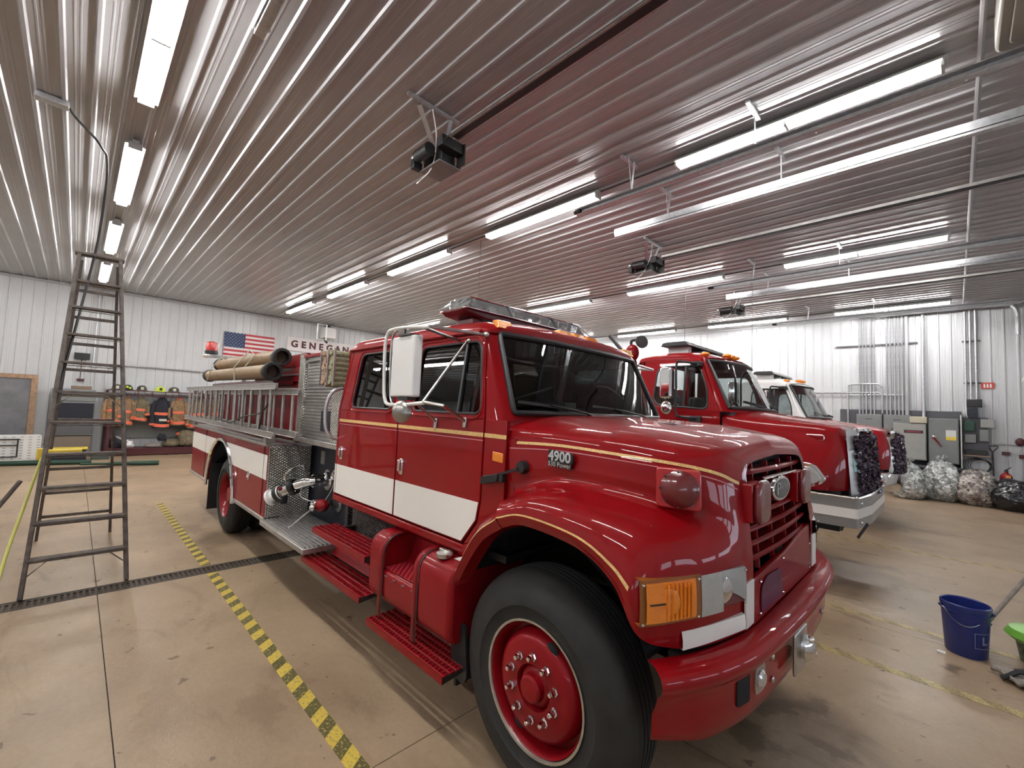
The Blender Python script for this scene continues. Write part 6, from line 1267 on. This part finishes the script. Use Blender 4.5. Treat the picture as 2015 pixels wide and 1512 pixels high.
for a, b, c, d in ((-.07, .09, .055, .060), (-.07, .09, -.060, -.055), (-.07, -.065, -.06, .06), (.085, .09, -.06, .06)): part(M().grid([[lab(a+(b-a)*k/6, c, .002), lab(a+(b-a)*k/6, d, .002)] for k in range(7)]), 'logo_frame', LB, bk, smooth=0)
mp = thing('mop', 'grey mop with a worn metal pole standing in the blue bucket', 'mop', (.1, 5.4, 0))
part(M().cyl((.06, 5.42, .08), (.66, 5.98, 1.05), .016, 10), 'pole', CLOTHG, mp); part(M().cyl((.05, 5.41, .06), (.17, 5.52, .26), .03, 10), 'mop_socket', WOODL, mp)
sq = thing('flat_mop', 'crumpled grey flat mop with a black frame on the floor beside the blue bucket', 'mop', (.40, 5.15, 0))
bm = bmesh.new(); bmesh.ops.create_grid(bm, x_segments=24, y_segments=16, size=1)
for v in bm.verts:
    x, y = v.co.x*.20, v.co.y*.12; v.co = Vector((x, y, .045 + .05*abs(noise.noise(Vector((x*9, y*9, 1)))) + .03*math.sin(x*30)*.3))
bmesh.ops.solidify(bm, geom=bm.faces[:], thickness=.03)
me = bpy.data.meshes.new('mop_cloth'); bm.to_mesh(me); bm.free(); me.materials.append(CLOTHG); me.polygons.foreach_set('use_smooth', [True]*len(me.polygons)); oo = bpy.data.objects.new('mop_cloth', me); COL.objects.link(oo); oo.parent = sq; oo.rotation_euler = (0, 0, .6)
part(M().tube([(.22, 5.02, .02), (.30, 5.02, .10), (.42, 5.06, .11), (.60, 5.10, .09)], .018, 8), 'mop_frame', BLACK, sq); part(M().cyl((.25, 5.12, .06), (.75, 5.25, .22), .008, 8), 'mop_rod', WOODL, sq)
gc_ = thing('green_lid_pot', 'dark patterned pot with a bright green lid at the right edge of the floor', 'pot', (.46, 5.62, 0))
part(M().lathe([(.001, 0), (.11, 0), (.14, .18), (.001, .18)], (.46, 5.62, 0), (0,0,1), 24), 'pot_body', mat('dark_pattern', (.03, .04, .03), .5, var=.8, vscale=20, col2=(.15, .2, .12)), gc_); part(M().lathe([(.15, .16), (.20, .20), (.17, .25), (.07, .28), (.001, .285)], (.46, 5.62, 0), (0,0,1), 28), 'pot_lid', GREEN, gc_)
tag(anchor(M().box(-.13, -.08, 5.20, 5.24, 0, .015).build('paper_scrap', PAPERW, smooth=0), (-.1, 5.2, 0)), 'tiny white scrap on the floor left of the blue bucket', 'scrap')

# ================================================================ DOOR TRACKS, OPENERS, CEILING PIPE
ZT = 4.68; XE = -3.72
def hanger(x, y, zb, spread=.30, n=2, dx=0):
    q = M(); q.box(x-.02, x+.02, y-.25, y+.12, H-.045, H-.02); q.bar((x, y-.0, zb), (x+dx, y-.02, H-.03), .035, .006); 
    if n == 2: q.bar((x, y, zb), (x+dx, y-spread, H-.03), .006, .03)
    return q
bays = ['nearest red truck', 'middle red truck', 'far red and white truck']
for b, (ya, yb) in enumerate(((.80, 4.84), (5.85, 9.62), (10.64, 14.4))):
    for side, y in (('left', ya), ('right', yb)):
        t = thing('door_track', 'galvanised overhead door track hanging on the %s side above the %s' % (side, bays[b]), 'track', (-1, y, ZT))
        s = 1 if side == 'left' else -1
        part(M().prism(rpoly([(0, -.04), (.07, -.04), (.07, -.033), (.012, -.028), (.012, .028), (.07, .033), (.07, .04), (0, .04)], .002), lambda u, v, w: (w, y+s*u-.035*s, ZT+v), XE, XFR-.65), 'track_channel', GALV, t, smooth=20)
        part(M().box(XE, XFR-.6, y-.045*s-.003, y-.045*s+.003, ZT-.01, ZT+.075), 'track_angle', GALV, t)
        arc = [(XFR-.65+.5*math.sin(a), y, ZT-.5+.5*math.cos(a)) for a in [PI/2*k/8 for k in range(9)]] + [(XFR-.15, y, 0.05)]
        part(M().grid([[(p[0]-(.0), y-.035, p[2]), (p[0], y+.035, p[2])] for p in arc]), 'track_curve', GALV, t, solid=.01)
        for x in (-2.87, -1.43): part(hanger(x, y, ZT+.03, .16, 2 if x < -2 else 1, .05 if x < -2 else 0), 'track_hanger', GALV, t)
        part(M().cyl((XE-.02, y+.03*s, ZT), (XE+.08, y+.03*s, ZT), .03, 10), 'track_bumper', WHITEP if side == 'left' else BLACK, t)
        for x in (-2.9, -2.0, -.9, .1): part(M().ball((x, y-.02*s, ZT-.04), .012, 6, 4), 'track_bolt', CHROME, t)
for b, yc in enumerate((2.74, 7.62, 12.2)):
    t = thing('door_opener', 'black motorised opener with grey cover under the ceiling above the %s' % bays[b], 'opener', (-3.7, yc, 4.5), 'door openers on the ceiling')
    z = 4.80; OX = -.40
    part(M().box(-4.38, -4.02, yc-.02, yc+.17, z-.16, z+.02).box(-4.02, -3.90, yc-.10, yc+.20, z-.06, z+.06), 'motor_frame', BLACK, t, bevel=.008)
    part(M().cyl((-4.35, yc-.12, z-.05), (-4.10, yc-.12, z-.05), .075, 16), 'motor', BLACK, t); part(M().box(-4.44, -4.37, yc-.16, yc-.04, z-.18, z-.06), 'control_box', BLACK, t, bevel=.01); part(M().ball((-4.43, yc-.11, z-.03), .05, 12, 8), 'motor_cap', STEEL, t)
    part(M().prism([(-4.40, -.19), (-4.00, -.19), (-4.00, -.175), (-4.40, -.175)], lambda u, v, w: (u, w, z+v), yc-.06, yc+.24).box(-4.40, -4.00, yc+.232, yc+.24, z-.19, z-.10), 'cover', GREYP, t, bevel=.004)
    part(M().box(-4.02, -3.88, yc+.19, yc+.205, z-.18, z+.06), 'side_plate', BLACK, t)
    for y in (yc-.04, yc+.06): part(M().box(XE-.1, XFR-.05, y-.012, y+.012, z+.02, z+.06), 'rail', GALV if y > yc else ALU, t)
    part(M().box(XE-.1, XFR-.05, yc-.028, yc+.048, z+.015, z+.024), 'rail_web', BLACK, t); part(M().tube([(-3.90, yc-.08, z+.0), (XFR-.1, yc-.08, z+.0)], .006, 5), 'drive_chain', CHAS, t)
    part(M().box(-3.92, -3.88, yc-.55, yc+.10, H-.05, H-.02), 'ceiling_strut', GALV, t); part(M().bar((-3.95, yc-.38, H-.05), (-4.12, yc-.06, z+.0), .05, .012).bar((-3.90, yc+.0, H-.05), (-4.00, yc+.02, z+.06), .04, .008), 'hanger_strap', GALV, t)
    part(M().tube(cat([(-3.90, yc-.25, H-.04), (-4.02, yc-.1, 4.85), (-4.20, yc-.02, 4.62), (-4.38, yc-.10, 4.45)], 4), .007, 5), 'cord', WHITEP, t)
    for i in range(5): part(M().ball((-4.30+i*.07, yc-.025, z-.03+.03*(i % 2)), .012, 6, 4), 'frame_bolt', STEEL, t)
tag(anchor(M().tube([(.20, YN+.1, H-.05), (.20, YF-.1, H-.05)], .022, 8).build('ceiling_pipe', WALLT), (.2, 0, H-.05)), 'long pale pipe crossing the ceiling sideways near the right edge of the photo', 'pipe')
tag(anchor(M().tube([(-3.3, 7.55, 4.6), (-.7, 7.6, 4.6)] if 0 else cat([(-1.55, YW-.3, 5.0), (-.3, YW-.35, 5.0), (.9, YW-.35, 4.98), (1.05, YW-.35, 4.9), (1.12, YW-.35, 4.7), (1.12, YW-.35, 4.2)], 5), .05, 10).build('exhaust_pipe', GALV), (-1.5, YW-.3, 5)), 'curved grey pipe along the top of the far wall bending down at the right', 'pipe')
hu = thing('ceiling_heater', 'pale box shaped unit on the ceiling at the top right corner of the photo', 'heater', (.8, 4.2, H-.3))
part(M().prism(rpoly([(.26, 4.02), (1.5, 4.02), (1.5, 4.95), (.26, 4.95)], .08), lambda u, v, w: (u, v, w), H-.30, H-.03), 'heater_case', mat('heater_beige', (.30, .28, .24), .5), hu, bevel=.02); part(M().prism(rpoly([(.33, 4.10), (1.4, 4.10), (1.4, 4.85), (.33, 4.85)], .06), lambda u, v, w: (u, v, w), H-.315, H-.30), 'heater_panel', mat('heater_panel', (.34, .32, .27), .5), hu, bevel=.01)
# lift-door ropes: thin black pull ropes
for (x, y, zb, lab_) in ((-6.3, 5.25, 2.6, 'thin black pull rope hanging from the ceiling above the roof of the nearest truck'), (-4.6, 10.4, 1.9, 'thin black pull rope hanging just behind the cab of the middle truck'), (-3.1, 10.4, 2.8, 'thin black pull rope hanging in front of the far wall above the middle truck roof')):
    tag(anchor(M().tube([(x, y, H-.04), (x, y, zb)], .005, 5).build('pull_rope', BLACK), (x, y, H)), lab_, 'rope')
for r_, y in enumerate((5.12, 10.0, 15.3)):
    tag(anchor(M().tube([(-.1, y+.03, H-.045), (-15.5, y+.03, H-.045)], .012, 6).build('light_conduit', CHAS), (-.1, y, H-.04)), 'thin dark conduit joining the strip lights of the %s ceiling row' % rown[r_+1], 'conduit')
